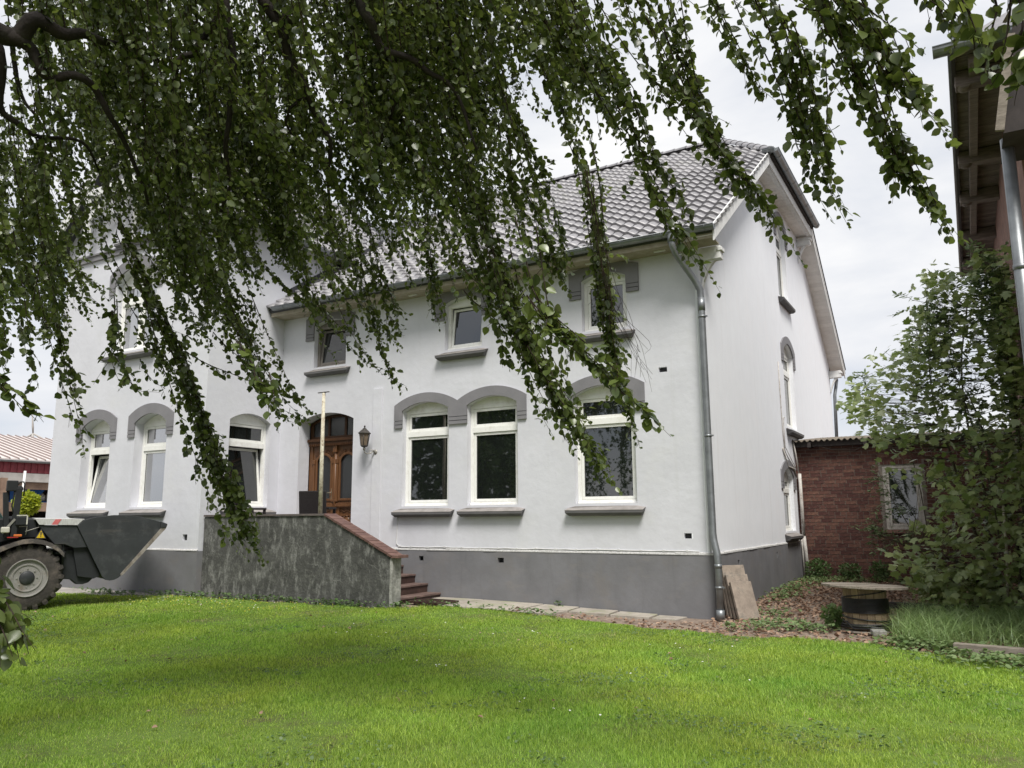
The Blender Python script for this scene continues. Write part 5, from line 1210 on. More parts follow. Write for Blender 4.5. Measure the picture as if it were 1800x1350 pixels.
drape([(1400,-100,4.9),(1470,60,4.8),(1540,200,4.75),(1590,290,4.7),(1640,360,4.7),(1692,432,4.7)],48,10,0.062,N_,tip=0.30)
drape([(1450,-100,4.9),(1525,20,4.8),(1580,110,4.75),(1630,190,4.7),(1690,255,4.7)],46,10,0.062,N_,tip=0.35)
drape([(1560,-100,4.7),(1630,-10,4.6),(1670,40,4.6),(1680,110,4.6)],30,5,0.060,N_,tip=0.3)
drape([(1380,-100,5.0),(1440,0,5.0),(1500,60,4.95),(1560,120,4.9)],60,8,0.062,N_,tip=0.5)
drape([(1640,-60,3.6),(1700,10,3.5),(1725,80,3.45),(1742,140,3.4)],34,4,0.066,N_,tip=0.5,side=0.6)
drape([(1760,-80,3.3),(1790,0,3.25),(1800,90,3.2),(1788,180,3.2)],44,8,0.068,N_,tip=0.8)
drape([(-80,560,4.6),(-20,640,4.5),(30,690,4.4),(70,735,4.4)],26,4,0.066,N_,tip=0.5,side=0.6)
drape([(-110,950,3.4),(-55,1010,3.3),(-2,1060,3.3),(22,1115,3.25),(36,1172,3.25)],50,10,0.064,N_,tip=0.6,step=0.034,side=0.8)
drape([(-40,560,6.0),(-5,620,5.9),(12,660,5.9)],26,3,0.062,N_)
drape([(800,-80,6.6),(870,90,6.4),(925,240,6.3),(980,380,6.2),(1010,470,6.2)],64,7,0.060,N_,tip=0.4)
drape([(900,-80,6.3),(945,80,6.2),(985,200,6.1),(1030,320,6.0)],44,5,0.060,N_,tip=0.3)
drape([(850,60,6.2),(890,250,6.0),(930,400,5.9),(955,490,5.9)],56,6,0.060,N_,tip=0.4)
drape([(700,200,7.0),(760,340,6.8),(800,450,6.7),(830,530,6.6)],60,6,0.060,F_,tip=0.5)
drape([(960,-60,6.0),(1010,60,5.9),(1060,160,5.9),(1085,250,5.9)],40,7,0.062,N_,tip=0.3)
drape([(930,500,5.2),(985,590,5.1),(1005,640,5.1)],30,3,0.064,N_,tip=0.5,side=0.6)
# --- bare twigs before the upper right window
for k in range(9):
    p = np.array([A3(1030+rng.normal(0,6),300,6.1),A3(1055+rng.normal(0,8),430,6.05),A3(1085+rng.normal(0,10),540,6.0),A3(1112+rng.normal(0,12),600+rng.normal(0,15),6.0),A3(1128+rng.normal(0,16),645+rng.normal(0,25),6.0)])
    bt_ = spline(p,16); TW_P.append(bt_); TW_R.append((0.0028,0.0012))
    for q in range(2):
        i = int(rng.integers(5,13)); e = bt_[i]+np.array([rng.normal(0,.06),rng.normal(0,.03),-rng.uniform(.08,.22)]); TW_P.append(np.linspace(bt_[i],e,4)); TW_R.append((0.0018,0.0009))
# --- the dense curtain: strands hanging from boughs above the frame
lowx = [-200,0,90,160,230,300,380,440,520,600,680,740,800,850,900,950,1000,1060,1120,1200,1300]
lowy = [560,600,640,600,640,640,620,650,620,560,520,450,500,540,480,400,330,250,190,150,90]
dnx  = [-200,0,300,600,800,900,1000,1100,1300]
dn0  = [5.9,5.9,6.0,6.0,5.6,5.6,5.6,5.5,5.3]
dn1  = [11.5,11.5,11.5,11.0,9.5,8.5,7.5,7.0,6.5]
GAPS = [([(195,435),(290,435),(285,645),(180,650)],0.95),([(335,330),(372,335),(372,420),(345,420)],0.75),([(-60,600),(60,640),(60,790),(-60,790)],0.8),
        ([(538,390),(590,395),(596,525),(545,525)],0.9),([(660,420),(760,410),(780,510),(660,530)],0.75),([(915,170),(1045,170),(1030,340),(925,340)],0.85),
        ([(20,190),(90,200),(100,260),(20,260)],0.9),([(425,60),(455,60),(460,150),(430,150)],0.85),([(550,120),(585,120),(590,190),(555,190)],0.85),([(600,330),(625,330),(640,470),(612,470)],0.8),
        ([(285,640),(430,650),(470,760),(300,760)],0.9),([(110,640),(185,640),(190,760),(120,760)],0.9)]
def in_poly(x, y, poly):
    c = False; n = len(poly)
    for i in range(n):
        (x1,y1),(x2,y2) = poly[i],poly[(i+1)%n]
        if (y1 > y) != (y2 > y) and x < (x2-x1)*(y-y1)/(y2-y1)+x1: c = not c
    return c
ncl = 0
while ncl < 178:
    cx0 = rng.uniform(-160,1200)
    dens = np.interp(cx0,[-160,0,60,250,650,850,940,1040,1200],[0.6,0.55,0.6,1.0,1.0,1.0,0.5,0.30,0.15])
    if rng.random() > dens: continue
    ncl += 1
    ly = np.interp(cx0,lowx,lowy); d0 = rng.uniform(np.interp(cx0,dnx,dn0),np.interp(cx0,dnx,dn1))
    ye0 = ly-abs(rng.normal(0,1))*150 if rng.random() < 0.62 else rng.uniform(-140,ly)
    lean = rng.uniform(0.14,0.55)
    for k in range(int(rng.integers(4,10))):
        px = cx0+rng.normal(0,13)*8/d0; d = d0+rng.normal(0,0.14); ye = ye0-abs(rng.normal(0,70))
        ln = rng.uniform(180,420)*8.0/d; ys_ = ye-ln; dx = (lean+rng.normal(0,0.05))*ln
        pp2 = [(px-dx,ys_),(px-dx*0.88,ys_+ln*0.38),(px-dx*0.52,ys_+ln*0.74),(px,ye)]
        chk = pp2[1:]+[(px-dx*0.72,ys_+ln*0.56),(px-dx*0.28,ys_+ln*0.88)]
        if any(rng.random() < g_[1] and any(in_poly(x_,y_,g_[0]) for x_,y_ in chk) for g_ in GAPS): continue
        pts = np.array([A3(pp2[0][0],pp2[0][1],d),A3(pp2[1][0],pp2[1][1],d-0.05),A3(pp2[2][0],pp2[2][1],d-0.08),A3(px+rng.normal(0,6),ye,d-0.1)])
        pth = spline(pts,26); pth += np.sin(np.linspace(0,rng.uniform(3,7),26)+rng.uniform(0,6))[:,None]*rng.normal(0,0.018,3)
        leafy(pth,0.025,0.047,LFfar,r0=0.0055)
        L_ = np.linalg.norm(np.diff(pth,axis=0),axis=1).sum()
        for q in range(int(L_*5.2)):
            i = int(rng.uniform(0.02,0.95)*25); dd = nrm(pth[min(i+1,25)]-pth[max(i-1,0)]); dr = nrm(dd*0.8+rng.normal(0,0.36,3)+np.array([0,0,-0.35])); l = rng.uniform(0.12,0.36)
            sub = pth[i]+dr*np.linspace(0,l,5)[:,None]+np.array([0,0,-0.12*l])*np.linspace(0,1,5)[:,None]**2
            leafy(sub,0.026,0.046,LFfar,start=0.1,r0=0.0025)
# --- crown above and behind the camera's view (shade and window reflections)
n_c = 0; cen = np.array([-4.8,-13.0,0]); cl = []
def in_view(p):
    v = Vector(p)-CAM; z = v.dot(_f)
    if z < 0.2: return False
    mg = 60+700/max(0.8,v.length)
    return abs(v.dot(_r2)/z*FPX) < 900+mg and -675-mg < v.dot(_u2)/z*FPX < 675+mg
while n_c < 170:
    a = rng.uniform(0,2*np.pi); r_ = 7.8*math.sqrt(rng.random()); p = cen+np.array([r_*math.cos(a),r_*math.sin(a),0])
    top = 10.5-0.055*r_*r_; ln = rng.uniform(1.0,3.6); z1 = rng.uniform(3.6 if r_ < 7 else 2.2,max(4.2,top)); p[2] = z1
    q = p+np.array([rng.normal(0.35,0.2),rng.normal(0.2,0.2),-ln]); q[2] = max(q[2],1.9)
    if in_view(p) or in_view(q) or in_view((p+q)/2) or in_view(p*0.25+q*0.75) or np.linalg.norm(q-np.array(CAM)) < 2.2 or np.linalg.norm(p-np.array(CAM)) < 2.2: continue
    if p[0] > 4.6 and p[1] > -13: continue
    pth = spline(np.array([p,p*0.6+q*0.4+rng.normal(0,0.08,3),q]),12)
    leafy(pth,0.05,0.095,LFcr,twig=False)
    for k in range(int(ln*7)):
        i = int(rng.uniform(0,11)); sub = pth[i]+nrm(rng.normal(0,1,3)+np.array([0,0,-0.5]))*np.linspace(0,rng.uniform(0.2,0.55),4)[:,None]; leafy(sub,0.055,0.095,LFcr,twig=False)
    n_c += 1
P,D,N2,S = LFnear.cat(); V,F4,F3 = leaf_round(P,D,N2,S,0.40)
link('crown',raw_mesh('crown',V,F4=F4,F3=F3,mat='beech_leaf',smooth=True),tree,TI_)['kind'] = 'stuff'
n_near = len(P)
P,D,N2,S = LFfar.cat(); V,F4 = leaf_quads(P,D,N2,S,0.40)
link('crown',raw_mesh('crown',V,F4=F4,mat='beech_leaf'),tree,TI_)['kind'] = 'stuff'; n_far = len(P)
P,D,N2,S = LFcr.cat(); V,F4 = leaf_quads(P,D,N2,S,0.42)
link('crown',raw_mesh('crown',V,F4=F4,mat='beech_leaf_crown'),tree,TI_)['kind'] = 'stuff'; n_cr = len(P)
V,F = tubes_np(TW_P,TW_R,3); link('twigs',raw_mesh('twigs',V,F4=F,mat='twig',smooth=True),tree,TI_)['kind'] = 'stuff'
print('beech leaves',n_near,n_far,n_cr,'twigs',len(TW_P))
# trunk and boughs
mb = MB().tube([(0,0,-0.2),(0.05,0.05,0.5),(0.1,0.1,2.0),(0.25,0.25,4.0),(0.3,0.35,6.5),(0.2,0.3,9.0)],[0.62,0.48,0.42,0.36,0.24,0.10],14); mb.build('trunk','bark',tree)
T3 = Vector(TRUNK)
def bough(pts, r0, r1, n=26):
    r0 *= 0.72; p = spline(np.array([np.array(q) for q in pts]),n); p += np.sin(np.arange(n)[:,None]*0.9+rng.uniform(0,6,3))*r0*0.22
    rr = [r0+(r1-r0)*(i/(n-1))**0.8 for i in range(n)]; MB().tube([tuple(q) for q in p],rr,9).build('branch','bark',tree,TI_)
tk = lambda z: np.array([TRUNK[0]+0.25,TRUNK[1]+0.25,z])
bough([tk(4.2),A3(-420,150,6.6),A3(-150,40,6.3),A3(0,58,6.3),A3(50,46,6.3),A3(100,46,6.3),A3(150,70,6.35),A3(210,70,6.5),A3(300,130,6.8)],0.15,0.012,34)
bough([A3(20,62,6.3),A3(55,88,6.3),A3(85,136,6.3),A3(135,132,6.3),A3(172,165,6.35),A3(205,225,6.4),A3(242,300,6.5),A3(260,360,6.6)],0.062,0.010,34)
bough([A3(-60,-40,6.6),A3(0,90,6.4),A3(2,190,6.4),A3(30,215,6.4),A3(65,240,6.4),A3(110,242,6.5),A3(150,255,6.6),A3(175,300,6.7)],0.040,0.008,30)
bough([A3(20,60,7.0),A3(35,160,7.0),A3(60,200,7.0),A3(85,240,7.0),A3(95,300,7.1)],0.022,0.007)
bough([tk(6.0),A3(150,-250,6.8),A3(330,-120,6.6),A3(385,-20,6.5),A3(372,50,6.5),A3(345,82,6.5),A3(315,112,6.5),A3(300,170,6.6)],0.10,0.012,30)
bough([A3(385,-40,6.5),A3(405,60,6.4),A3(408,160,6.4),A3(398,240,6.4),A3(402,330,6.5),A3(385,380,6.6)],0.045,0.010,30)
bough([tk(6.5),A3(330,-300,6.6),A3(430,-60,6.4),A3(487,40,6.3),A3(515,110,6.3),A3(545,180,6.3),A3(572,230,6.35),A3(580,300,6.4),A3(578,380,6.5)],0.085,0.009,34)
bough([A3(540,170,6.3),A3(515,185,6.3),A3(503,215,6.35),A3(520,250,6.4)],0.018,0.007)
bough([A3(490,30,6.3),A3(520,40,6.3),A3(540,70,6.3),A3(548,100,6.35)],0.05,0.012)
bough([tk(7.0),A3(450,-340,6.0),A3(610,-60,5.9),A3(645,30,5.8),A3(672,80,5.8),A3(735,115,5.8),A3(790,150,5.8),A3(840,260,5.7)],0.08,0.009,34)
bough([A3(690,-60,6.4),A3(695,80,6.4),A3(690,190,6.4),A3(665,260,6.5),A3(660,330,6.6)],0.03,0.008)
bough([tk(7.2),A3(700,-420,5.6),A3(900,-200,5.8),A3(1000,-90,5.7),A3(1080,-40,5.6)],0.09,0.02)
bough([tk(7.0),np.array([0.5,-10.6,6.6]),A3(1200,-220,5.3),A3(1300,-110,5.2),A3(1400,-90,5.0),A3(1560,-100,4.8),A3(1760,-90,3.6)],0.09,0.02)
bough([tk(3.6),np.array([-3.2,-13.0,3.2]),A3(-140,480,5.6),A3(-80,560,4.8),A3(-60,900,3.6)],0.06,0.012)
for a in range(7):
    t = a*0.9+1.6; bough([tk(5.0+0.4*a),np.array([TRUNK[0]+3*math.cos(t+2),TRUNK[1]-abs(3*math.sin(t)),7.5]),np.array([TRUNK[0]+6*math.cos(t+2),TRUNK[1]-abs(5*math.sin(t)),6.0])],0.12,0.03)

rt = empty('reflection_tree',(-17.5,-20,0)); tag(rt,'broad dark unseen tree added behind the camera to darken the ground floor panes','tree')  # unseen tree, added so the panes mirror dark foliage
MB().tube([(0,0,-0.2),(0.1,0,2),(0.2,0.2,5),(0,0,8)],[0.4,0.32,0.25,0.1],10).build('trunk','bark',rt)
n = 9000; a = nrm(rng.normal(0,1,(n,3)))*(rng.random((n,1))**0.45)*np.array([5.2,5.2,5.0]); P = a+np.array([0,0,5.8]); P = P[P[:,2] > 0.8]; n = len(P)
V,F = leaf_quads(P,nrm(rng.normal(0,1,(n,3))),nrm(UP+rng.normal(0,0.6,(n,3))),rng.uniform(0.22,0.42,n),0.42); link('crown',raw_mesh('crown',V,F4=F,mat='beech_leaf_crown'),rt)['kind'] = 'stuff'

# ---------------------------------------------------------------- maple and ash at the right
MAP = [(-.06,0),(-.20,.02),(-.46,.10),(-.36,.22),(-.62,.40),(-.42,.48),(-.44,.62),(-.22,.60),(-.16,.78),(0,1.0),(.16,.78),(.22,.60),(.44,.62),(.42,.48),(.62,.40),(.36,.22),(.46,.10),(.20,.02),(.06,0)]
ASH = [(-.0,0),(-.16,.22),(-.20,.5),(-.12,.78),(0,1.0),(.12,.78),(.20,.5),(.16,.22)]
def in_poly(x, y, poly):
    c = False; n = len(poly)
    for i in range(n):
        (x1,y1),(x2,y2) = poly[i],poly[(i+1)%n]
        if (y1 > y) != (y2 > y) and x < (x2-x1)*(y-y1)/(y2-y1)+x1: c = not c
    return c
MPOLY = [(1484,700),(1500,672),(1540,690),(1552,600),(1590,600),(1600,560),(1622,520),(1615,488),(1655,475),(1680,505),(1700,475),(1735,445),(1765,450),(1800,490),(1840,520),(1840,1075),(1760,1070),(1690,1075),(1640,1062),(1635,1030),(1580,1000),(1560,985),(1570,965),(1640,975),(1650,940),(1590,950),(1600,920),(1650,900),(1640,860),(1585,855),(1560,852),(1575,830),(1640,810),(1590,790),(1530,780),(1500,740)]
mtree = empty('maple_tree',(3.75,3.3,0.1)); tag(mtree,'bushy young maple with several thin stems in front of the brick outbuilding','tree')
MI = Matrix.Translation((-3.75,-3.3,-0.1)); base = np.array([3.75,3.3,0.1])
mp_, mr_ = [], []; stems = []
for (pts) in ([(1745,1060,16.4),(1732,1000,16.3),(1712,930,16.0),(1690,860,15.8),(1665,780,15.5),(1640,700,15.3),(1630,600,15.3)],
              [(1760,1055,16.3),(1748,990,16.2),(1735,930,16.2),(1728,850,16.0),(1700,740,15.9),(1690,640,15.8),(1700,540,15.6)],
              [(1795,1040,15.8),(1788,960,15.6),(1765,880,15.5),(1745,820,15.4),(1722,740,15.2),(1705,700,15.2)],
              [(1800,900,15.2),(1795,820,15.2),(1785,720,15.2),(1775,600,15.2),(1765,480,15.2)],
              [(1740,1050,16.2),(1700,1000,15.6),(1650,975,15.2),(1600,965,15.0)]):
    p = spline(np.array([A3(*q) for q in pts]),24); p[:,0] = np.minimum(p[:,0],4.45); p[:,2] = np.maximum(p[:,2],0.08); stems.append(p); mp_.append(p); mr_.append((0.035,0.010))
ML = Leaves(); cnt = 0
while cnt < 820:
    px,py = rng.uniform(1480,1840),rng.uniform(440,1075)
    if not in_poly(px,py,MPOLY): continue
    if rng.random() < 0.75 and in_poly(px,py,[(1700,640),(1760,640),(1775,740),(1700,750)]): continue
    if rng.random() < 0.8 and in_poly(px,py,[(1540,805),(1604,805),(1632,880),(1632,938),(1545,938)]): continue
    c = A3(px,py,rng.uniform(13.6,16.6)); c[0] = min(c[0],4.42); c[2] = max(c[2],0.25)
    # twig from the nearest stem
    sp_ = min(stems,key=lambda q_: np.min(np.linalg.norm(q_-c,axis=1)+np.where(q_[:,2]>c[2]-0.1,1.2,0))); s0 = sp_[np.argmin(np.linalg.norm(sp_-c,axis=1)+np.where(sp_[:,2]>c[2]-0.1,1.2,0))]
    tw = spline(np.array([s0,(s0+c)/2+np.array([0,0,-0.08]),c]),7); mp_.append(tw); mr_.append((0.006,0.002))
    k = int(rng.integers(4,8)); P = c+rng.normal(0,0.11,(k,3)); P[:,0] = np.minimum(P[:,0],4.5)
    D = nrm(rng.normal(0,0.7,(k,3))+np.array([-0.5,-0.35,-0.25])); N2 = nrm(rng.normal(0,0.38,(k,3))+np.array([-0.15,-0.35,1.0]))
    ML.add(P,D,N2,rng.uniform(0.08,0.16,k)); cnt += 1
P,D,N2,S = ML.cat(); V,F = poly_leaf(P,D,N2,S,MAP); link('crown',raw_mesh('crown',V,F3=F,mat='maple_leaf'),mtree,MI)['kind'] = 'stuff'
V,F = tubes_np(mp_[:5],mr_[:5],7); link('trunk',raw_mesh('trunk',V,F4=F,mat='stem_green',smooth=True),mtree,MI)
V,F = tubes_np(mp_[5:],mr_[5:],4); link('twigs',raw_mesh('twigs',V,F4=F,mat='stem_green',smooth=True),mtree,MI)['kind'] = 'stuff'
# ash saplings: pinnate leaves
def ash(name_loc, lab, stems_px, nleaf, seed, reach=0.55):
    t = empty('ash_sapling',name_loc); tag(t,lab,'sapling','ash saplings by the brick outbuilding'); I_ = Matrix.Translation(-Vector(name_loc))
    Ls = Leaves(); pp_, rr_ = [], []
    for pts in stems_px:
        p = spline(np.array([A3(*q) for q in pts]),20); p[:,0] = np.minimum(p[:,0],4.45); pp_.append(p); rr_.append((0.016,0.004))
        for k in range(nleaf):
            i = int(rng.uniform(0.35,1.0)*19); d = nrm(rng.normal(0,0.6,3)+np.array([-0.4,-0.3,0.25])); l = rng.uniform(0.22,0.38)
            s0 = p[i]+nrm(rng.normal(0,1,3))*rng.uniform(0,reach)*np.array([0.8,0.6,0.6]); s0[0] = min(s0[0],4.4)
            if rng.random() < 0.6: pp_.append(np.linspace(p[i],s0,4)); rr_.append((0.005,0.003))
            rach = s0+d*np.linspace(0,l,6)[:,None]+np.array([0,0,-0.35*l])*np.linspace(0,1,6)[:,None]**2; pp_.append(rach); rr_.append((0.003,0.0015))
            sd = nrm(np.cross(d,UP)); tt = np.linspace(0.25,0.95,5)
            for s_ in (-1,1):
                P = s0+d*(l*tt)[:,None]+np.array([0,0,-0.35*l])*(tt**2)[:,None]; D = nrm(sd*s_+d*0.5+rng.normal(0,0.15,(5,3))+np.array([0,0,-0.2])); N2 = nrm(UP+rng.normal(0,0.25,(5,3)))
                Ls.add(P,D,N2,rng.uniform(0.075,0.12,5))
            Ls.add(rach[-1:],d[None,:],UP[None,:]+rng.normal(0,0.2,(1,3)),np.array([0.11]))
    P,D,N2,S = Ls.cat(); V,F = poly_leaf(P,D,N2,S,ASH); link('crown',raw_mesh('crown',V,F3=F,mat='ash_leaf'),t,I_)['kind'] = 'stuff'
    V,F = tubes_np(pp_,rr_,4); link('stem',raw_mesh('stem',V,F4=F,mat='stem_green',smooth=True),t,I_)
ash((3.2,6.2,0.1),'slender ash sapling with feathery leaves rising above the corrugated roof',[[(1640,1010,19.0),(1625,900,18.8),(1600,800,18.6),(1550,740,18.4),(1525,690,18.3),(1515,655,18.3)]],46,1,0.55)
ash((3.5,2.4,0.1),'leafy ash sapling mixed into the maple crown',[[(1760,1060,15.6),(1750,900,15.0),(1700,720,14.6),(1660,600,14.4),(1650,520,14.4)],[(1790,1050,15.2),(1800,850,14.8),(1775,650,14.6),(1745,500,14.5),(1750,460,14.5)]],150,2,0.8)
ash((2.6,6.9,0.1),'low ash sapling beside the outbuilding window',[[(1620,1010,18.9),(1605,940,18.8),(1570,880,18.7),(1545,830,18.7)],[(1620,1010,18.9),(1590,960,18.7),(1545,940,18.6),(1540,920,18.6)]],34,3,0.35)

# small shrubs along the outbuilding wall
def shrub(x, y, r_, h, n, lab, mat='weed_leaf', sz=0.06):
    z = gzf(x,y); t = empty('shrub',(x,y,z)); tag(t,lab,'shrub','small shrubs by the brick wall')
    a = rng.normal(0,1,(n,3)); a = nrm(a)*(rng.random((n,1))**0.4); P = a*np.array([r_,r_,h/2])+np.array([0,0,h/2+0.02]); P[:,2] = np.maximum(P[:,2],0.02)
    V,F = leaf_quads(P,nrm(a+rng.normal(0,0.5,(n,3))),nrm(UP+rng.normal(0,0.5,(n,3))),rng.uniform(0.6,1.2,n)*sz,0.36); link('foliage',raw_mesh('foliage',V,F4=F,mat=mat),t)['kind'] = 'stuff'
    pp_ = [np.linspace([0,0,0],q,4) for q in P[:14]]; V,F = tubes_np(pp_,[(0.006,0.002)]*14,3); link('stem',raw_mesh('stem',V,F4=F,mat='stem_green'),t)
shrub(0.45,7.05,0.30,0.46,700,'round dark shrub in the corner between gable and brick wall','clover_leaf')
shrub(1.12,7.25,0.26,0.36,480,'low shrub at the brick wall directly behind the cable reel','clover_leaf')
shrub(1.75,7.2,0.20,0.42,380,'narrow shrub at the brick wall under the outbuilding window','clover_leaf')
shrub(2.75,5.0,0.17,0.42,420,'upright little box shrub in the leaf litter right of the cable reel','weed_leaf',0.05)
shrub(1.80,-0.15,0.16,0.28,300,'pale grassy weed clump on the left side of the cable reel','sedge_blade',0.075)
shrub(3.0,3.4,0.45,0.55,700,'low leafy undergrowth at the foot of the maple','maple_leaf',0.09)
shrub(3.7,2.9,0.40,0.6,600,'dark leafy undergrowth beside the pale garden pole','maple_leaf',0.09)
# topiary ball leaves
n = 1500; a = nrm(rng.normal(0,1,(n,3)))*(rng.random((n,1))**0.25)*np.array([0.30,0.30,0.29]); P = a+np.array([0,0,bc.z-bl.z])
V,F = leaf_quads(P,nrm(a+rng.normal(0,0.3,(n,3))),nrm(UP+rng.normal(0,0.5,(n,3))),rng.uniform(0.06,0.10,n),0.36); link('crown',raw_mesh('crown',V,F4=F,mat='topiary_leaf'),bt)['kind'] = 'stuff'

# ---------------------------------------------------------------- lawn grass
def blades(P, h, w_, lean, mat, name, lab, segs=2, cat='grass', droop=0.35):
    """bent tapering blades; P (n,3)"""
    n = len(P); az = rng.uniform(0,2*np.pi,n); dr = np.stack([np.cos(az),np.sin(az),np.zeros(n)],1)
    fc = az+rng.normal(0,0.7,n)+np.pi/2; sd = np.stack([np.cos(fc),np.sin(fc),np.zeros(n)],1)
    h = h[:,None]; lean = lean[:,None]; w_ = w_[:,None]; V = []
    for k in range(segs):
        t = k/segs; c = P+np.array([0,0,1])*h*(t-droop*t*t*lean)+dr*h*lean*t*t; ww = w_*(1-0.45*t); V += [c-sd*ww,c+sd*ww]
    V.append(P+np.array([0,0,1])*h*(1-droop*lean)+dr*h*lean)
    k = 2*segs+1; V = np.stack(V,1).reshape(-1,3); b = np.arange(n)[:,None]*k
    F4 = np.concatenate([b+np.array([[2*i,2*i+1,2*i+3,2*i+2]]) for i in range(segs-1)],0) if segs > 1 else None
    F3 = b+np.array([[2*segs-2,2*segs-1,2*segs]])
    o = link(name,raw_mesh(name,V,F4=F4,F3=F3,mat=mat)); tag(o,lab,cat,kind='stuff'); return o
def vis(P, m=120):
    Q = P-np.array(CAM); z = Q@np.array(_f); x = Q@np.array(_r2)/z*FPX; y = Q@np.array(_u2)/z*FPX
    return (z > 0.5)&(np.abs(x) < 900+m)&(y > -675-m)
def vnoise(x, y, s, seed):
    r2_ = np.random.default_rng(seed); g_ = r2_.random((64,64)); u = (x*s)%63; v = (y*s)%63; i = np.floor(u).astype(int); j = np.floor(v).astype(int); fu = u-i; fv = v-j
    fu = fu*fu*(3-2*fu); fv = fv*fv*(3-2*fv); i2 = (i+1)%64; j2 = (j+1)%64
    return (g_[i,j]*(1-fu)+g_[i2,j]*fu)*(1-fv)+(g_[i,j2]*(1-fu)+g_[i2,j2]*fu)*fv
n0 = 1900000; x = rng.uniform(-16.5,6.5,n0); y = rng.uniform(-12,-1.0,n0)
P = np.stack([x,y,gz(x,y)+0.008],1); d = np.linalg.norm(P-np.array(CAM),axis=1)
pt = vnoise(x+40,y+40,1.1,3)*0.6+vnoise(x+40,y+40,3.7,4)*0.4
acc = np.clip((7.0/d)**1.25,0,1)*np.clip(0.45+pt*0.9,0.2,1.0)
bare_ = np.zeros(n0)
for (bx_,by_,br_) in ((3.55,-5.6,0.16),(3.75,-5.25,0.12),(0.3,-5.2,0.10),(-1.9,-6.3,0.10),(3.35,-2.75,0.22),(2.3,-6.2,0.09),(3.9,-4.6,0.18)): bare_ = np.maximum(bare_,np.exp(-((x-bx_)**2+((y-by_)*1.6)**2)/(br_*br_)))
keep = in_lawn(x,y)&vis(P)&(rng.random(n0) < acc*(1-0.9*bare_)); P = P[keep]; d = d[keep]; pt = pt[keep]; nb = len(P)
print('grass blades',nb)
blades(P,(0.012+0.055*pt**1.4)*rng.uniform(0.55,1.45,nb),0.0015*np.clip(d/5.5,1.0,3.0)*rng.uniform(0.6,1.5,nb),rng.uniform(0.1,1.0,nb),'grass_blade','lawn_grass','short mown green lawn grass in the foreground')
ns2 = 26000; x = rng.uniform(-16,6.5,ns2); y = rng.uniform(-12,-1.0,ns2); ps = vnoise(x+9,y+55,1.6,21); P2 = np.stack([x,y,gz(x,y)+0.012],1); kp = in_lawn(x,y)&vis(P2)&(ps > 0.45); P2 = P2[kp]; d2 = np.linalg.norm(P2-np.array(CAM),axis=1); nb2 = len(P2)
blades(P2,rng.uniform(0.02,0.06,nb2),0.0013*np.clip(d2/5.5,1.0,3.0)*rng.uniform(0.8,1.3,nb2),rng.uniform(0.5,1.3,nb2),'straw_blade','dry_grass','pale dry blades scattered through the lawn')
# clover and daisy rosettes in the lawn
n0 = 60000; x = rng.uniform(-14,6,n0); y = rng.uniform(-10.5,-1.2,n0); pc = vnoise(x+77,y+31,0.9,8)*0.5+vnoise(x+77,y+31,2.6,9)*0.5
P = np.stack([x,y,gz(x,y)+0.02],1); keep = in_lawn(x,y)&vis(P)&(pc > 0.66); P = P[keep]; P[:,2] += rng.uniform(0,0.02,len(P)); n = len(P); az = rng.uniform(0,2*np.pi,n)
V,F = leaf_quads(P,np.stack([np.cos(az),np.sin(az),rng.uniform(0,0.6,n)],1),nrm(UP+rng.normal(0,0.35,(n,3))),rng.uniform(0.012,0.034,n),0.45); tag(link('clover',raw_mesh('clover',V,F4=F,mat='clover_leaf')),'dark clover and weed leaves in patches of the lawn','clover',kind='stuff')
n = 160; x = rng.uniform(-12,6,n); y = rng.uniform(-9.5,-1.5,n); P = np.stack([x,y,gz(x,y)+rng.uniform(0.02,0.045,n)],1); kp = in_lawn(x,y)&vis(P); P = P[kp]; n = len(P); az = rng.uniform(0,2*np.pi,n)
V,F = leaf_quads(P,np.stack([np.cos(az),np.sin(az),rng.uniform(-0.2,0.4,n)],1),nrm(UP+rng.normal(0,0.5,(n,3))),rng.uniform(0.025,0.055,n),0.36,fold=0.3); tag(link('fallen_leaves',raw_mesh('fallen_leaves',V,F4=F,mat='dead_leaf')),'a few brown beech leaves fallen on the lawn','leaves',kind='stuff')
fl = []
for (cx,cy,k,sp_) in ((-7.4,-2.6,26,1.3),(-9.5,-3.0,22,1.5),(-3.2,-4.4,9,0.6),(-1.6,-5.6,7,0.35),(0.6,-6.6,5,0.25),(2.0,-4.6,5,1.0),(-2.2,-3.2,7,0.6),(0.8,-3.4,6,0.9)):
    fl.append(np.stack([rng.normal(cx,sp_,k),rng.normal(cy,sp_*0.35,k)],1))
fl = np.concatenate(fl); fl = fl[in_lawn(fl[:,0],fl[:,1])]
def discs(c, r_, z, mat, name, lab, cat):
    n = len(c); k = 8; a = 2*np.pi*np.arange(k)/k; V = np.zeros((n,k+1,3)); V[:,0,:2] = c; V[:,0,2] = gz(c[:,0],c[:,1])+z+0.004
    for i in range(k): rr = r_*(1 if i%2 else 0.8); V[:,i+1,0] = c[:,0]+rr*math.cos(a[i]); V[:,i+1,1] = c[:,1]+rr*math.sin(a[i]); V[:,i+1,2] = gz(c[:,0],c[:,1])+z+rng.uniform(-0.005,0.005,n)
    b = np.arange(n)[:,None]*(k+1); F = np.concatenate([b+np.array([[0,1+i,1+(i+1)%k]]) for i in range(k)],0)
    tag(link(name,raw_mesh(name,V.reshape(-1,3),F3=F,mat=mat)),lab,cat,kind='stuff')
discs(fl,0.011,0.055,'petal_white','daisies','small white daisies scattered over the lawn','flowers')
yf = np.stack([rng.uniform(-10.5,-6.0,150),rng.uniform(-3.6,-2.15,150)],1); discs(yf,0.009,0.05,'petal_yellow','yellow_flowers','tiny yellow flowers in the lawn before the concrete parapet','flowers')

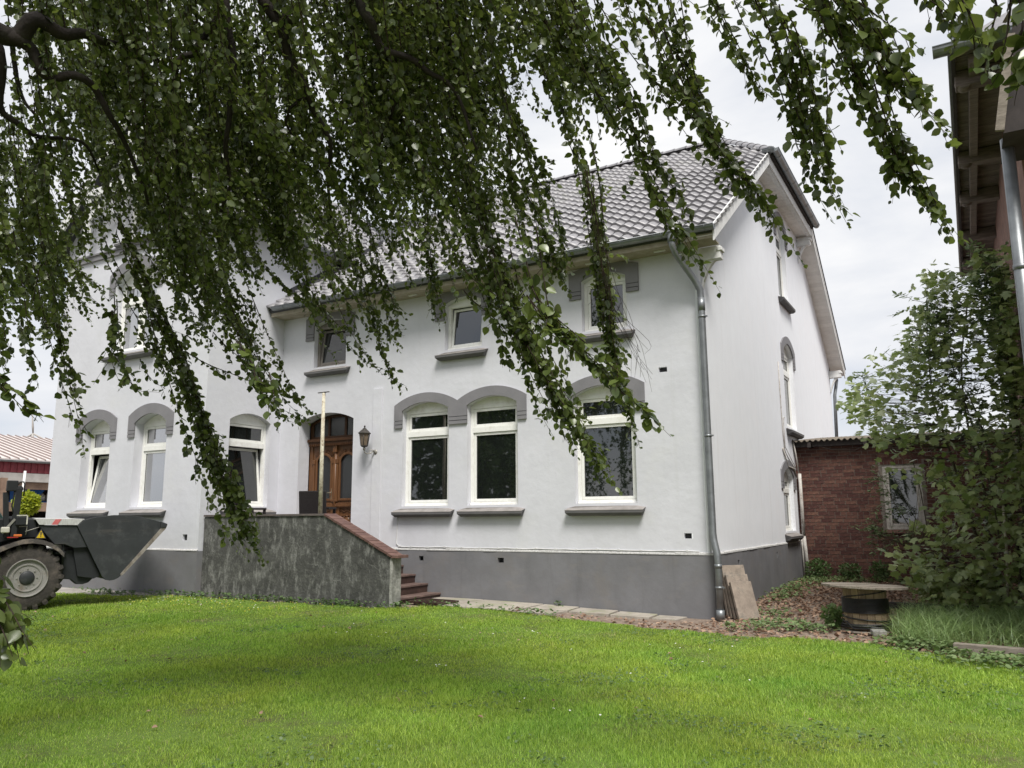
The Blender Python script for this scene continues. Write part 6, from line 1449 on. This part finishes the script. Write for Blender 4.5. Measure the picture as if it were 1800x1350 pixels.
# ---------------------------------------------------------------- bed at the right: litter, weeds, sedge
n = 22000; x = rng.uniform(-3.2,5.5,n); y = rng.uniform(-2.6,7.4,n); P = np.stack([x,y,gz(x,y)+rng.uniform(0.0,0.025,n)],1)
bare = ~in_lawn(x,y)&~((x < 0.03)&(y > -0.75))&vis(P)&((x > 0.02)|(rng.random(n) < 0.5)); 
wt2 = np.where(y > 0.8,1.0,0.55); bare &= rng.random(n) < wt2
P = P[bare]; n = len(P); az = rng.uniform(0,2*np.pi,n)
V,F = leaf_quads(P,np.stack([np.cos(az),np.sin(az),rng.uniform(-0.1,0.35,n)],1),nrm(UP+rng.normal(0,0.4,(n,3))),rng.uniform(0.03,0.085,n),0.34,fold=0.3); tag(link('leaf_litter',raw_mesh('leaf_litter',V,F4=F,mat='dead_leaf')),'dry brown fallen leaves covering the soil beside the gable','leaves',kind='stuff')
# green weeds in patches
def weeds(regs, mat, name, lab):
    Ps = []
    for (cx,cy,rx,ry,k) in regs: Ps.append(np.stack([rng.normal(cx,rx,k),rng.normal(cy,ry,k)],1))
    c = np.concatenate(Ps); c = c[~((c[:,0] < 0.04)&(c[:,1] > -0.1))]; c = c[c[:,1] < 7.45]; n = len(c)
    P = np.stack([c[:,0],c[:,1],gz(c[:,0],c[:,1])+rng.uniform(0.01,0.11,n)],1); az = rng.uniform(0,2*np.pi,n)
    V,F = leaf_quads(P,np.stack([np.cos(az),np.sin(az),rng.uniform(-0.2,0.5,n)],1),nrm(UP+rng.normal(0,0.4,(n,3))),rng.uniform(0.03,0.075,n),0.42); tag(link(name,raw_mesh(name,V,F4=F,mat=mat)),lab,'weeds',kind='stuff')
weeds([(0.3,4.6,0.16,0.9,420),(0.4,3.2,0.18,0.5,160),(0.6,6.4,0.3,0.5,400),(1.2,6.9,0.7,0.25,450),(0.75,0.8,0.18,0.2,110),(1.15,-0.5,0.25,0.2,260),(1.55,-0.75,0.2,0.1,160),(0.9,-1.0,0.2,0.12,90),(2.6,6.9,0.8,0.3,400),(0.55,-1.2,0.05,0.05,40)],'weed_leaf','ground_weeds','pale green weeds creeping along the gable plinth and round the reel')
weeds([(3.3,-1.75,0.35,0.18,700),(3.9,-2.5,0.4,0.22,1000),(2.9,-1.55,0.22,0.08,160),(4.6,-2.9,0.4,0.25,600)],'weed_leaf','nettle_cover','grey green ground cover spilling over the lawn edge at the right')
weeds([(-9.9,-2.2,0.7,0.06,260),(-8.0,-2.06,0.9,0.04,300),(-6.0,-2.06,0.7,0.04,220),(-11.6,-2.55,0.6,0.1,260),(-4.88,-1.75,0.05,0.1,70),(-2.7,-0.12,0.05,0.03,30),(-2.9,-1.25,0.5,0.05,120),(-4.4,-1.3,0.3,0.04,60)],'clover_leaf','wall_weeds','dark weeds growing along the foot of parapet and wing')
# sedge
c = []
for k in range(165):
    cx,cy = rng.uniform(2.70,4.9),rng.uniform(-1.6,1.6)
    if cx < 2.75 and cy < -0.9: continue
    if cy < -1.2 and cx > 3.3 and cx < 5.2 and cy < -1.95: continue
    c.append(np.stack([rng.normal(cx,0.09,55),rng.normal(cy,0.09,55)],1))
c = np.concatenate(c); n = len(c); P = np.stack([c[:,0],c[:,1],gz(c[:,0],c[:,1])],1)
blades(P,rng.uniform(0.18,0.50,n),rng.uniform(0.0024,0.0045,n),rng.uniform(0.4,1.6,n),'sedge_blade','sedge_grass','tall arching pale grass right of the cable reel',segs=4,droop=0.40)
